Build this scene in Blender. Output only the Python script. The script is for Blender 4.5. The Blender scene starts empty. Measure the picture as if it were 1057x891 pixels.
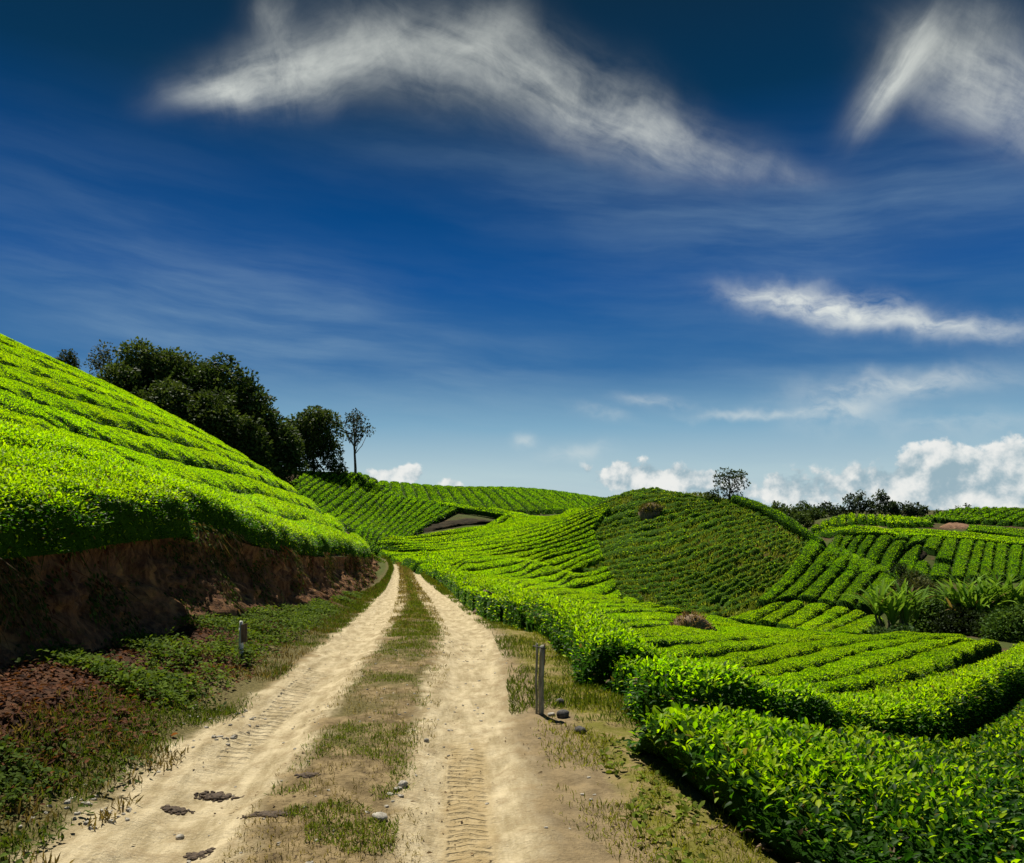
import bpy, math, random
import numpy as np

# ------------------------------------------------------------------ camera, light, exposure
F, CX, HY, H = 829.0, 528.5, 525.0, 1.9          # focal length in photo pixels, principal column, horizon row, eye height
SC = bpy.context.scene
COL = SC.collection
rng = np.random.default_rng(11)
R = math.radians

cam_d = bpy.data.cameras.new('camera')
cam = bpy.data.objects.new('camera', cam_d); COL.objects.link(cam)
cam.location = (0, 0, H); cam.rotation_euler = (R(90), 0, 0)
cam_d.sensor_width = 36; cam_d.lens = F / 1057 * 36
cam_d.shift_y = (HY - 445.5) / 1057
cam_d.clip_start = 0.05; cam_d.clip_end = 9000
SC.camera = cam

EXPO = 0.38
SUN_EL, SUN_AZ = 58, -25                          # degrees; azimuth from +Y, negative = to the left
sun_d = bpy.data.lights.new('sun', 'SUN'); sun = bpy.data.objects.new('sun', sun_d); COL.objects.link(sun)
sun_d.energy = 5.0; sun_d.angle = R(0.6); sun_d.color = (1.0, 0.94, 0.82)
sun.rotation_euler = (R(90 - SUN_EL), 0, R(180 - SUN_AZ))
SC.view_settings.view_transform = 'Standard'; SC.view_settings.look = 'None'
SC.view_settings.gamma = 1.0; SC.view_settings.exposure = EXPO
SC.cycles.max_bounces = 6; SC.cycles.diffuse_bounces = 3; SC.cycles.glossy_bounces = 2
SC.cycles.transmission_bounces = 4; SC.cycles.transparent_max_bounces = 4
SC.cycles.use_denoising = True


# ------------------------------------------------------------------ node helpers
class NT:
    def __init__(s, tree): s.t = tree; s.n = tree.nodes; s.l = tree.links
    def new(s, typ, **kw):
        n = s.n.new(typ)
        for k, v in kw.items(): setattr(n, k, v)
        return n
    def put(s, sock, v):
        if hasattr(v, 'links') or isinstance(v, bpy.types.NodeSocket): s.l.new(v, sock)
        else: sock.default_value = v
    def math(s, op, a, b=0.0, c=0.0, clamp=False):
        n = s.new('ShaderNodeMath', operation=op, use_clamp=clamp)
        s.put(n.inputs[0], a); s.put(n.inputs[1], b); s.put(n.inputs[2], c); return n.outputs[0]
    def vmath(s, op, a, b=(0, 0, 0)):
        n = s.new('ShaderNodeVectorMath', operation=op)
        s.put(n.inputs[0], a); s.put(n.inputs[1], b)
        return n.outputs['Value'] if op in ('DOT_PRODUCT', 'LENGTH') else n.outputs[0]
    def mix(s, f, a, b, mode='MIX'):
        n = s.new('ShaderNodeMix', data_type='RGBA', blend_type=mode)
        s.put(n.inputs[0], f); s.put(n.inputs[6], a); s.put(n.inputs[7], b); return n.outputs[2]
    def ss(s, x, lo, hi):                          # smoothstep
        n = s.new('ShaderNodeMapRange', interpolation_type='SMOOTHSTEP')
        s.put(n.inputs[0], x); n.inputs[1].default_value = lo; n.inputs[2].default_value = hi
        return n.outputs[0]
    def noise(s, vec, scale, detail=4, rough=0.55, dist=0.0):
        n = s.new('ShaderNodeTexNoise'); s.put(n.inputs['Vector'], vec)
        n.inputs['Scale'].default_value = scale; n.inputs['Detail'].default_value = detail
        n.inputs['Roughness'].default_value = rough; n.inputs['Distortion'].default_value = dist
        return n.outputs[0]
    def comb(s, x, y, z=0.0):
        n = s.new('ShaderNodeCombineXYZ'); s.put(n.inputs[0], x); s.put(n.inputs[1], y); s.put(n.inputs[2], z); return n.outputs[0]
    def ramp(s, f, stops):
        n = s.new('ShaderNodeValToRGB'); s.put(n.inputs[0], f)
        e = n.color_ramp.elements
        while len(e) < len(stops): e.new(0.5)
        for el, (p, c) in zip(e, stops): el.position = p; el.color = (*c, 1)
        return n.outputs[0]


def lin(r, g, b):
    f = lambda c: (c / 255 / 12.92) if c / 255 < .04045 else ((c / 255 + .055) / 1.055) ** 2.4
    return (f(r), f(g), f(b))


# ------------------------------------------------------------------ sky
def build_world():
    w = bpy.data.worlds.new('World'); SC.world = w; w.use_nodes = True
    N = NT(w.node_tree); N.n.clear()
    out = N.new('ShaderNodeOutputWorld'); bg = N.new('ShaderNodeBackground')
    N.l.new(bg.outputs[0], out.inputs[0])
    S = 0.1
    bg.inputs[1].default_value = S
    sky = N.new('ShaderNodeTexSky', sky_type='NISHITA'); sky.sun_disc = False
    sky.sun_elevation = R(SUN_EL); sky.sun_rotation = R(SUN_AZ)
    sky.air_density = 1.0; sky.dust_density = 0.3; sky.ozone_density = 3.0
    d = N.new('ShaderNodeTexCoord').outputs['Generated']
    sep = N.new('ShaderNodeSeparateXYZ'); N.put(sep.inputs[0], d)
    az = N.math('ARCTAN2', sep.outputs[0], sep.outputs[1])
    el = N.math('ARCSINE', sep.outputs[2])
    # deep polarised blue: grade the Nishita colour by elevation
    K = 1 / S / 2 ** EXPO
    def k(c, m=1.0): return tuple(x * m for x in c)
    f = N.math('DIVIDE', el, 1.0, clamp=True)
    grade = N.ramp(f, [(0.0, lin(196, 212, 214)), (0.04, lin(184, 207, 212)), (0.10, lin(122, 168, 196)), (0.17, lin(42, 104, 160)),
                       (0.27, lin(0, 78, 146)), (0.38, lin(0, 63, 120)), (0.47, lin(4, 50, 84)), (0.56, lin(10, 44, 70)), (1.0, lin(10, 36, 60))])
    gk = N.vmath('SCALE', grade); gk.node.inputs['Scale'].default_value = K
    base = N.mix(0.997, sky.outputs[0], gk)
    # warp coordinates for the wisps
    p = N.comb(az, el)
    wn = N.new('ShaderNodeTexNoise'); N.put(wn.inputs['Vector'], p); wn.inputs['Scale'].default_value = 5.0; wn.inputs['Detail'].default_value = 3
    wv = N.vmath('SUBTRACT', wn.outputs[1], (.5, .5, .5))
    wv = N.vmath('SCALE', wv); wv.node.inputs['Scale'].default_value = 0.07
    pw = N.vmath('ADD', p, wv)
    wn2 = N.new('ShaderNodeTexNoise'); N.put(wn2.inputs['Vector'], p); wn2.inputs['Scale'].default_value = 20.0; wn2.inputs['Detail'].default_value = 4
    wv2 = N.vmath('SUBTRACT', wn2.outputs[1], (.5, .5, .5))
    wv2 = N.vmath('SCALE', wv2); wv2.node.inputs['Scale'].default_value = 0.035
    pc = N.vmath('ADD', p, wv2)

    def ae(u, v):
        U, V = (u - CX) / F, (HY - v) / F
        a = math.atan(U); return a, math.atan(V * math.cos(a))

    def blob(vec, u, v, ru, rv, ang, lo=1.0, hi=0.0):
        a, e = ae(u, v)
        q = N.vmath('SUBTRACT', vec, (a, e, 0))
        c, s_ = math.cos(R(ang)), math.sin(R(ang))
        x = N.vmath('DOT_PRODUCT', q, (c * F / ru, s_ * F / ru, 0))
        y = N.vmath('DOT_PRODUCT', q, (-s_ * F / rv, c * F / rv, 0))
        r2 = N.math('ADD', N.math('MULTIPLY', x, x), N.math('MULTIPLY', y, y))
        return N.math('POWER', 2.718, N.math('MULTIPLY', r2, -1.0))

    def add(xs):
        o = xs[0]
        for x in xs[1:]: o = N.math('ADD', o, x)
        return o

    def streak(vec, ang, sx, sy, scale, detail=8, rough=.6, dist=0.0):
        c, s_ = math.cos(R(ang)), math.sin(R(ang))
        x = N.vmath('DOT_PRODUCT', vec, (c * sx, s_ * sx, 0)); y = N.vmath('DOT_PRODUCT', vec, (-s_ * sy, c * sy, 0))
        return N.noise(N.comb(x, y), scale, detail, rough, dist)

    # cirrus, top: each wisp combed along its own run
    def wisp(mask, ang, sc=3.0, an=5.0, k=.85):
        t = streak(pw, ang, 1.8, an * 1.5, sc, 8, .6, .3)
        t = N.math('ADD', N.math('MULTIPLY', N.ss(t, .30, .74), .62), N.math('MULTIPLY', N.ss(N.noise(pw, 13, 9, .66, .4), .30, .72), .38))
        return N.math('MULTIPLY', N.math('POWER', mask, 2.1), N.math('ADD', .12, N.math('MULTIPLY', t, 1.15)), clamp=True)
    def mx(xs):
        o = N.math('SUBTRACT', 1.0, xs[0])
        for x in xs[1:]: o = N.math('MULTIPLY', o, N.math('SUBTRACT', 1.0, x))
        return N.math('SUBTRACT', 1.0, o)
    head = mx([N.math('MULTIPLY', blob(pw, 236, 92, 60, 15, 14), .95), N.math('MULTIPLY', blob(pw, 300, 72, 90, 28, 18), .85), N.math('MULTIPLY', blob(pw, 385, 48, 90, 34, 14), .7)])
    tail = mx([N.math('MULTIPLY', blob(pw, 450, 62, 110, 50, -12), .72), N.math('MULTIPLY', blob(pw, 590, 100, 130, 44, -24), .78), N.math('MULTIPLY', blob(pw, 690, 140, 100, 28, -18), .72), N.math('MULTIPLY', blob(pw, 800, 170, 70, 14, -14), .45)])
    feather = mx([N.math('MULTIPLY', blob(pw, 290, 20, 30, 30, 60), .62), N.math('MULTIPLY', blob(pw, 515, 28, 50, 36, 0), .6), N.math('MULTIPLY', blob(pw, 1005, 45, 50, 34, 0), .6)])
    rt = mx([N.math('MULTIPLY', blob(pw, 918, 80, 46, 20, 46), 1.0), N.math('MULTIPLY', blob(pw, 945, 62, 50, 34, 20), .5)])
    rt2 = mx([N.math('MULTIPLY', blob(pw, 995, 80, 80, 34, -34), .85), N.math('MULTIPLY', blob(pw, 1070, 128, 80, 34, -34), .85)])
    c0 = wisp(head, 20)
    for q in (wisp(tail, -22), wisp(feather, 70, 3.0, 3.0), wisp(rt, 52), wisp(rt2, -38)): c0 = N.math('SUBTRACT', 1.0, N.math('MULTIPLY', N.math('SUBTRACT', 1.0, c0), N.math('SUBTRACT', 1.0, q)))
    cir = N.math('MULTIPLY', c0, .95, clamp=True)
    # faint veil over everything and the pale streaks left, middle and right
    pv = N.vmath('SCALE', wv); pv.node.inputs['Scale'].default_value = .4; pv = N.vmath('ADD', p, pv)
    veil = add([N.math('MULTIPLY', blob(pw, 860, 506, 300, 26, 0), .9), N.math('MULTIPLY', blob(pw, 240, 335, 200, 55, -4), .8), N.math('MULTIPLY', blob(pw, 60, 190, 170, 60, 0), .14),
                N.math('MULTIPLY', blob(pw, 900, 240, 260, 70, 6), .40), N.math('MULTIPLY', blob(pw, 560, 470, 420, 60, 0), .35),
                N.math('MULTIPLY', blob(pw, 640, 200, 260, 40, -8), .32), N.math('MULTIPLY', blob(pw, 900, 410, 220, 60, 4), .55),
                N.math('MULTIPLY', blob(pw, 480, 410, 130, 40, 12), .3)])
    vl = N.math('MULTIPLY', veil, N.math('ADD', N.math('MULTIPLY', N.ss(streak(pv, -5, 1.3, 9, 2.6, 9, .60, .15), .30, .78), .62), .20), clamp=True)
    # bright mid clouds
    m3 = add([N.math('MULTIPLY', blob(pc, 800, 308, 44, 12, -10), .75), blob(pc, 868, 318, 52, 15, -12), N.math('MULTIPLY', blob(pc, 960, 334, 60, 10, -8), .7), N.math('MULTIPLY', blob(pc, 1040, 345, 60, 10, -8), .35),
              N.math('MULTIPLY', blob(pc, 866, 426, 36, 13, 4), .62), N.math('MULTIPLY', blob(pc, 930, 396, 75, 11, 2), .65), N.math('MULTIPLY', blob(pc, 780, 425, 60, 4, 0), .5),
              N.math('MULTIPLY', blob(pc, 672, 415, 32, 6, -6), .4), N.math('MULTIPLY', blob(pc, 595, 467, 34, 8, 8), .42), N.math('MULTIPLY', blob(pc, 541, 454, 10, 6, 0), .5),
              N.math('MULTIPLY', blob(pc, 1000, 436, 60, 10, 0), .3), N.math('MULTIPLY', blob(pc, 620, 425, 26, 5, -20), .3)])
    mid = N.math('MULTIPLY', m3, N.ss(streak(pc, -10, 2.6, 5, 7, 8, .6, .2), .24, .66), clamp=True)
    # cumulus on the horizon
    m4 = add([N.math('MULTIPLY', blob(p, 412, 490, 34, 11, 0), .9), N.math('MULTIPLY', blob(p, 463, 499, 14, 6, 0), .8),
              N.math('MULTIPLY', blob(p, 660, 492, 52, 18, -4), .95), N.math('MULTIPLY', blob(p, 730, 499, 45, 13, -2), .62), N.math('MULTIPLY', blob(p, 815, 505, 60, 20, 0), .62),
              N.math('MULTIPLY', blob(p, 915, 503, 60, 22, 6), .75), N.math('MULTIPLY', blob(p, 962, 478, 26, 22, 20), .85), blob(p, 1010, 510, 44, 26, 22), blob(p, 1050, 508, 46, 28, 0), N.math('MULTIPLY', blob(p, 1120, 500, 70, 40, 0), 1.0)])
    cn = N.noise(p, 26, 8, .58, .1)
    cd = N.math('ADD', m4, N.math('MULTIPLY', N.math('SUBTRACT', cn, .5), 2.3))
    cum = N.math('MULTIPLY', N.ss(cd, .36, .62), N.ss(m4, .10, .32))
    # cumulus tone: white sun-side edges, soft grey-blue bellies (the sky's own light)
    p_up = N.vmath('ADD', p, (-.006, .014, 0))
    cn2 = N.noise(p_up, 26, 8, .58, .1)
    rel = N.math('SUBTRACT', cn, cn2)
    tone = N.ss(N.math('ADD', N.math('MULTIPLY', rel, 1.6), N.math('MULTIPLY', N.math('SUBTRACT', N.noise(p, 9, 3, .5), .5), 1.1)), -.30, .30)
    ccol = N.mix(tone, (*k(lin(150, 176, 188), K), 1), (*k(lin(240, 240, 236), K), 1))
    c1 = N.mix(N.math('MULTIPLY', vl, .8), base, (*k(lin(150, 180, 200), K), 1))
    c2 = N.mix(N.math('MULTIPLY', cir, .86), c1, (*k(lin(232, 236, 228), K), 1))
    c3 = N.mix(N.math('MULTIPLY', mid, .95), c2, (*k(lin(225, 230, 226), K), 1))
    c4 = N.mix(N.math('MULTIPLY', cum, .92), c3, ccol)
    N.put(bg.inputs[0], c4)
    w.cycles.sampling_method = 'MANUAL'; w.cycles.sample_map_resolution = 512
build_world()


# ------------------------------------------------------------------ maths helpers
def _hash(i, j, seed):
    n = (i * 374761393 + j * 668265263 + seed * 982451653) & 0x7fffffff
    n = ((n ^ (n >> 13)) * 1274126177) & 0x7fffffff
    return ((n ^ (n >> 16)) & 0xffff) / 65535.0
def vnoise(x, y, seed=0):
    x = np.asarray(x, float); y = np.asarray(y, float)
    xi = np.floor(x).astype(np.int64); yi = np.floor(y).astype(np.int64)
    fx = x - xi; fy = y - yi; fx = fx * fx * (3 - 2 * fx); fy = fy * fy * (3 - 2 * fy)
    a = _hash(xi, yi, seed); b = _hash(xi + 1, yi, seed); c = _hash(xi, yi + 1, seed); d = _hash(xi + 1, yi + 1, seed)
    return a + (b - a) * fx + (c - a) * fy + (a - b - c + d) * fx * fy
def fbm(x, y, seed=0, o=3):
    s = 0; a = .5; t = 0
    for k in range(o):
        s = s + a * vnoise(x * 2 ** k, y * 2 ** k, seed + 17 * k); t += a; a *= .5
    return s / t
def sstep(x, a, b):
    t = np.clip((np.asarray(x, float) - a) / (b - a), 0, 1); return t * t * (3 - 2 * t)
def pchip(xs, ys):
    xs = np.array(xs, float); ys = np.array(ys, float); m = np.gradient(ys, xs)
    def f(x):
        x = np.clip(np.asarray(x, float), xs[0], xs[-1]); i = np.clip(np.searchsorted(xs, x) - 1, 0, len(xs) - 2)
        h = xs[i + 1] - xs[i]; t = (x - xs[i]) / h
        return ((2 * t**3 - 3 * t**2 + 1) * ys[i] + (t**3 - 2 * t**2 + t) * h * m[i] + (-2 * t**3 + 3 * t**2) * ys[i + 1] + (t**3 - t**2) * h * m[i + 1])
    return f
def W(u, v, Y): return ((u - CX) / F * Y, Y, H - (v - HY) / F * Y)


# ------------------------------------------------------------------ the lie of the land
ROAD_Y = [0.5, 2, 4.3, 5.73, 7.33, 9, 12.2, 17, 25, 40, 52, 58, 64, 70, 80]
road_x = pchip(ROAD_Y, [-.85, -.95, -1.05, -1.15, -1.23, -1.29, -1.49, -2.04, -3.06, -5.2, -7.1, -8.4, -10.4, -13.6, -20])
road_z = pchip(ROAD_Y, [0, 0, 0, 0, 0, 0, -.09, -.46, -.97, -1.7, -1.86, -1.8, -1.75, -1.7, -1.6])
bank_w = pchip([0.5, 4, 6, 8.5, 10.5, 14.5, 20, 37, 52, 70], [3.0, 2.95, 2.9, 2.95, 2.9, 2.4, 2.15, 1.65, 1.5, 1.4])
rise_z = pchip([0.5, 4, 6.3, 8.5, 10.5, 14.5, 20, 37, 60], [.6, .6, .55, .38, .36, .24, .2, .15, .1])
hedge_w = pchip([0.5, 5, 7, 9, 20, 40, 60], [2.1, 2.1, 2.0, 2.0, 1.8, 1.3, 1.3])

BH = 0.55                                          # mean tea height under the surfaces seen in the photo
ctl = []
def cp(u, v, Y, off=BH):
    x, y, z = W(u, v, Y); ctl.append((x, y, z - off))
def cw(x, y, z): ctl.append((x, y, z))
for Yr in (1, 3, 5, 7, 9, 12, 15, 18, 22, 27, 33, 40, 47, 53, 58):
    for w in (-3.2, 0, 1.6 if Yr < 10 else 2.2): cw(float(road_x(Yr)) + w, Yr, float(road_z(Yr)) - .05)
for Yr in (1, 8, 18, 30, 42, 52): cw(float(road_x(Yr)) - 9, Yr, float(road_z(Yr)) - .6); cw(float(road_x(Yr)) - 26, Yr, float(road_z(Yr)) - .6)
# near right slope
for a in [(1.2, 3.2, -.16), (1.25, 5, -.2), (1.2, 7.3, -.16), (2, 4.6, -.4), (2.4, 3, -.42), (4, 4, -.66), (7, 3, -.9), (2.0, 6.5, -.38), (4, 7.5, -.72), (6.5, 8, -.95), (10, 8, -1.1), (12, 3, -1.2), (18, 6, -1.6), (3, 11, -1.3), (5, 11, -1.4), (1.5, 11, -.6), (2.5, 9, -.85), (3.6, 9, -1.05), (2.4, 13, -1.3), (24, 16, -2.3)]: cw(*a)
cp(1030, 720, 11); cp(900, 715, 12.5); cp(800, 715, 13)
cp(650, 668, 17.5); cp(750, 682, 19); cp(900, 690, 17); cp(960, 657, 25); cp(1015, 665, 23); cp(880, 658, 28); cp(800, 652, 32); cp(720, 652, 27); cp(620, 640, 23); cp(700, 642, 34)
cp(560, 622, 26); cp(520, 606, 34); cp(600, 612, 43); cp(640, 618, 44)
# dome hill: foot, face, crest, back
for a in [(600, 592, 56), (620, 610, 50), (655, 624, 45.5), (690, 633, 43.5), (740, 630, 43), (790, 622, 44), (830, 612, 46),
          (640, 560, 57), (700, 570, 52.5), (760, 575, 50.5), (700, 535, 59), (640, 530, 63), (760, 543, 56), (800, 560, 52.5),
          (790, 524, 60.5), (830, 545, 57), (847, 560, 55.5), (874, 572, 53.5), (904, 591, 50.5), (925, 605, 47),
          (830, 590, 49.5), (865, 605, 47.5), (880, 622, 44)]: cp(*a)
[cp(*a, .42) for a in [(620, 515, 70), (640, 508, 68), (665, 504, 66.5), (695, 503.5, 65), (722, 506.5, 64), (750, 512.5, 63)]]
cw(12, 82, -1.5); cw(22, 78, -3); cw(30, 68, -4.5); cw(28, 60, -4.2); cw(6, 88, -1.0); cw(36, 52, -4.6)
# valley floor right, the hollow with the tall plants
cp(835, 640, 39); cp(890, 648, 35); cp(860, 630, 42); cp(800, 637, 40); cp(770, 632, 41)
cp(930, 655, 33, 0); cp(1000, 655, 33, 0); cp(1057, 665, 32, 0); cw(20, 42, -4.4); cw(28, 42, -4.6)
# fields to the left of the dome
for a in [(420, 572, 62), (460, 568, 62), (500, 560, 63), (560, 549, 66), (605, 524, 71), (430, 582, 54), (500, 590, 46), (560, 580, 54), (600, 565, 61), (550, 600, 43), (470, 590, 46)]: cp(*a)
# middle hill with the scar
for a in [(340, 482, 96), (375, 485, 96), (395, 496, 95), (300, 483, 96), (330, 520, 76), (375, 545, 66), (405, 508, 91), (430, 513, 89), (470, 520, 86), (520, 527, 83), (557, 533, 80), (590, 530, 77)]: cp(*a)
for a in [(425, 556, 69), (441, 549, 72.5), (480, 544, 75), (537, 539, 76.5), (395, 540, 74), (440, 539, 78), (486, 530, 80.5), (530, 534.5, 79.5), (390, 525, 82)]: cp(*a)
cw(-12, 102, 1.2); cw(-2, 100, .5); cw(6, 98, 0); cw(-20, 110, 4.5)
# wooded ground behind the left hill
for a in [(-30, 76, 6.5), (-22, 80, 4.5), (-40, 70, 10), (-24, 66, 2), (-16, 68, 0.5), (-45, 85, 9), (-32, 95, 7.5), (-60, 70, 11), (-52, 100, 8)]: cw(*a)
# back ridge
for a in [(330, 500, 150), (395, 497, 150), (430, 500, 150), (478, 503, 150), (523, 503, 150), (567, 506, 150), (616, 513, 148), (660, 520, 146), (420, 516, 122), (480, 522, 120), (540, 528, 118), (600, 528, 118)]: cp(*a)
cw(-60, 175, 2); cw(-20, 175, 2); cw(10, 172, 1); cw(25, 130, -3); cw(5, 112, -.5); cw(35, 100, -4.5)
# right-hand fields
for a in [(850, 600, 73), (915, 594, 75), (960, 596, 75), (1000, 596, 75), (1057, 595, 75), (1130, 592, 75), (860, 551, 89), (937, 553, 89), (980, 555, 89), (1057, 563, 88), (1130, 567, 87), (900, 573, 82), (1000, 575, 82),
          (845, 548, 97), (870, 527.5, 106), (845, 538, 105), (905, 530, 108), (940, 533, 109), (900, 545, 97), (960, 543, 98), (1000, 548, 97), (1057, 556, 96), (960, 534, 114), (1057, 549, 104),
          (980, 525, 130), (998, 523, 132), (1030, 523.5, 132), (1057, 524, 132), (1120, 526, 130), (1010, 539, 118), (1057, 541, 116)]: cp(*a)
cw(42, 128, -1.5); cw(55, 124, -.5); cw(40, 150, -3); cw(70, 155, -2); cw(100, 150, -2); cw(60, 50, -4.5); cw(45, 30, -3.2); cw(90, 70, -4.5); cw(100, 40, -4); cw(40, 15, -2.5); cw(33, 90, -4.5); cw(36, 80, -4.6)
ctl = np.array(ctl)
_P = ctl[:, :2] / 60.0
def _phi(d2): return np.where(d2 > 1e-12, .5 * d2 * np.log(np.maximum(d2, 1e-12)), 0)
_n = len(_P); _D = ((_P[:, None] - _P[None]) ** 2).sum(-1)
_A = np.zeros((_n + 3, _n + 3)); _A[:_n, :_n] = _phi(_D) + 2e-4 * np.eye(_n)
_A[:_n, _n] = 1; _A[:_n, _n + 1:] = _P; _A[_n, :_n] = 1; _A[_n + 1:, :_n] = _P.T
_sol = np.linalg.solve(_A, np.r_[ctl[:, 2], 0, 0, 0])
GX0, GX1, GY0, GY1, GS = -70., 112., -4., 182., .5
_gx = np.arange(GX0, GX1 + GS, GS); _gy = np.arange(GY0, GY1 + GS, GS)
_XX, _YY = np.meshgrid(_gx, _gy)
_Q = np.c_[_XX.ravel(), _YY.ravel()] / 60.0; _Z = np.empty(len(_Q))
for i in range(0, len(_Q), 20000):
    q = _Q[i:i + 20000]; d2 = ((q[:, None] - _P[None]) ** 2).sum(-1)
    _Z[i:i + 20000] = _phi(d2) @ _sol[:_n] + _sol[_n] + q @ _sol[_n + 1:]
_Z = np.clip(_Z.reshape(_XX.shape), -7, 13)
def hz(x, y):
    x = np.asarray(x, float); y = np.asarray(y, float)
    cx_ = np.clip(x, GX0, GX1 - .01); cy_ = np.clip(y, GY0, GY1 - .01)
    fx = (cx_ - GX0) / GS; fy = (cy_ - GY0) / GS; i = fx.astype(int); j = fy.astype(int); fx -= i; fy -= j
    i1 = np.minimum(i + 1, _Z.shape[1] - 1); j1 = np.minimum(j + 1, _Z.shape[0] - 1)
    z = (_Z[j, i] * (1 - fx) + _Z[j, i1] * fx) * (1 - fy) + (_Z[j1, i] * (1 - fx) + _Z[j1, i1] * fx) * fy
    far = np.hypot(x - cx_, y - cy_)
    return z + (-7 - z) * sstep(far, 0, 120)
# left tea hill above the cut bank (t = metres uphill of the bank edge)
top_z = pchip([0.5, 4, 7.5, 10, 12, 14.6, 20, 30, 43, 58, 70], [1.1, 1.28, 1.46, 1.56, 1.56, 1.22, .72, .1, -.85, -1.25, -1.3])
_hn = pchip([-2, 0, 1.5, 3, 6, 15, 24, 35, 45], [-.5, 0, .45, 1.05, 2.6, 7.2, 10.8, 13.0, 12.5])
_hf = pchip([-2, 0, 5.2, 13.7, 17.8, 24, 35, 45], [-1.2, 0, 3.9, 8.9, 10.7, 12.4, 13.4, 12.5])
def bank_x(y): return road_x(y) - bank_w(y) - .55
def hill_z(x, y):
    t = bank_x(y) - x; k = sstep(y, 6, 50)
    z = top_z(y) + _hn(t) * (1 - k) + _hf(t) * k
    z = z - np.maximum(0, y - 53) ** 2 * .07 - np.maximum(0, t - 34) ** 2 * .05
    return np.maximum(z, -4)

def unproject(us, vs, off=BH, zf=hz, y0=3.5, y1=178):
    ys = y0 * (y1 / y0) ** np.linspace(0, 1, 1500)
    us = np.asarray(us, float)[:, None]; vs = np.asarray(vs, float)[:, None]
    X = (us - CX) / F * ys; Z = H - (vs - HY) / F * ys
    g = Z - (zf(X, np.broadcast_to(ys, X.shape)) + off)
    hit = g < 0; first = np.where(hit.any(1), hit.argmax(1), g.argmin(1))
    r = np.arange(len(first)); k0 = np.maximum(first - 1, 0)
    g0, g1 = g[r, k0], g[r, first]; t = np.where(np.abs(g0 - g1) > 1e-9, g0 / (g0 - g1), 0); t = np.clip(t, 0, 1)
    yy = ys[k0] + (ys[first] - ys[k0]) * t
    return np.c_[(us[:, 0] - CX) / F * yy, yy]
def resample(P, n):
    P = np.asarray(P, float); d = np.r_[0, np.cumsum(np.hypot(*np.diff(P, axis=0).T))]
    s = np.linspace(0, d[-1], n)
    return np.c_[np.interp(s, d, P[:, 0]), np.interp(s, d, P[:, 1])]
def smooth(P, k=3):
    for _ in range(k): P = np.vstack([P[:1], (P[:-2] + 2 * P[1:-1] + P[2:]) / 4, P[-1:]])
    return P
def guide(pts, off=BH, ext=(1.0, 1.0), n=60, y0=3.5):
    """a line traced along a furrow, laid on the land, as ground-plan points"""
    q = resample(pts, 40); q = smooth(q, 4)
    P = unproject(q[:, 0], q[:, 1], off, y0=y0); P = smooth(P, 6)
    a = P[0] - P[2]; b = P[-1] - P[-3]
    a /= max(np.hypot(*a), 1e-6); b /= max(np.hypot(*b), 1e-6)
    return resample(np.vstack([P[0] + a * ext[0], P, P[-1] + b * ext[1]]), n)
def loft(gs, counts):
    lines = []
    for i, c in enumerate(counts):
        for k in range(c): lines.append(gs[i] + (gs[i + 1] - gs[i]) * k / c)
    lines.append(gs[-1]); return lines


# ------------------------------------------------------------------ object helpers
def tag(o, label=None, cat=None, group=None, kind=None):
    for k, v in (('label', label), ('category', cat), ('group', group), ('kind', kind)):
        if v: o[k] = v
    return o
def mesh_obj(name, V, faces, mats, mi=None, col=None, parent=None, smooth_=True, uv=None):
    """V (n,3); faces: list of (m,k) index arrays; mi: material index per face array; col (n,3) -> point colour 'tint'"""
    me = bpy.data.meshes.new(name)
    V = np.ascontiguousarray(V, np.float32); me.vertices.add(len(V)); me.vertices.foreach_set('co', V.ravel())
    tot = sum(f.size for f in faces); nf = sum(len(f) for f in faces)
    me.loops.add(tot); me.polygons.add(nf)
    li = np.concatenate([f.ravel() for f in faces]).astype(np.int32); me.loops.foreach_set('vertex_index', li)
    ln = np.concatenate([np.full(len(f), f.shape[1], np.int32) for f in faces])
    me.polygons.foreach_set('loop_start', np.r_[0, np.cumsum(ln)[:-1]].astype(np.int32))
    if mi is not None: me.polygons.foreach_set('material_index', np.concatenate([np.full(len(f), m, np.int32) for f, m in zip(faces, mi)]))
    me.polygons.foreach_set('use_smooth', np.full(nf, smooth_, bool))
    for m in mats: me.materials.append(m)
    if col is not None:
        ca = me.color_attributes.new('tint', 'FLOAT_COLOR', 'POINT')
        ca.data.foreach_set('color', np.c_[col, np.ones(len(col))].astype(np.float32).ravel())
    if uv is not None:
        ul = me.uv_layers.new(name='ground'); ul.data.foreach_set('uv', np.asarray(uv, np.float32)[li].ravel())
    me.update(calc_edges=True)
    o = bpy.data.objects.new(name, me); COL.objects.link(o)
    if parent is not None: o.parent = parent
    return o
def empty(name, loc, label, cat, group=None):
    o = bpy.data.objects.new(name, None); COL.objects.link(o); o.location = loc; o.empty_display_size = .2
    return tag(o, label, cat, group)
def grid_faces(n, m):
    i = np.arange(n - 1)[:, None] * m + np.arange(m - 1)[None]
    return np.stack([i, i + 1, i + m + 1, i + m], -1).reshape(-1, 4)
_ORD = 'zeroth first second third fourth fifth sixth seventh eighth ninth tenth eleventh twelfth thirteenth fourteenth fifteenth sixteenth seventeenth eighteenth nineteenth twentieth'.split()
def nth(i):
    return _ORD[i] if i <= 20 else ('twenty-' if i < 30 else 'thirty-') + _ORD[i % 10] if i % 10 else {30: 'thirtieth'}.get(i, 'fortieth')


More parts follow.
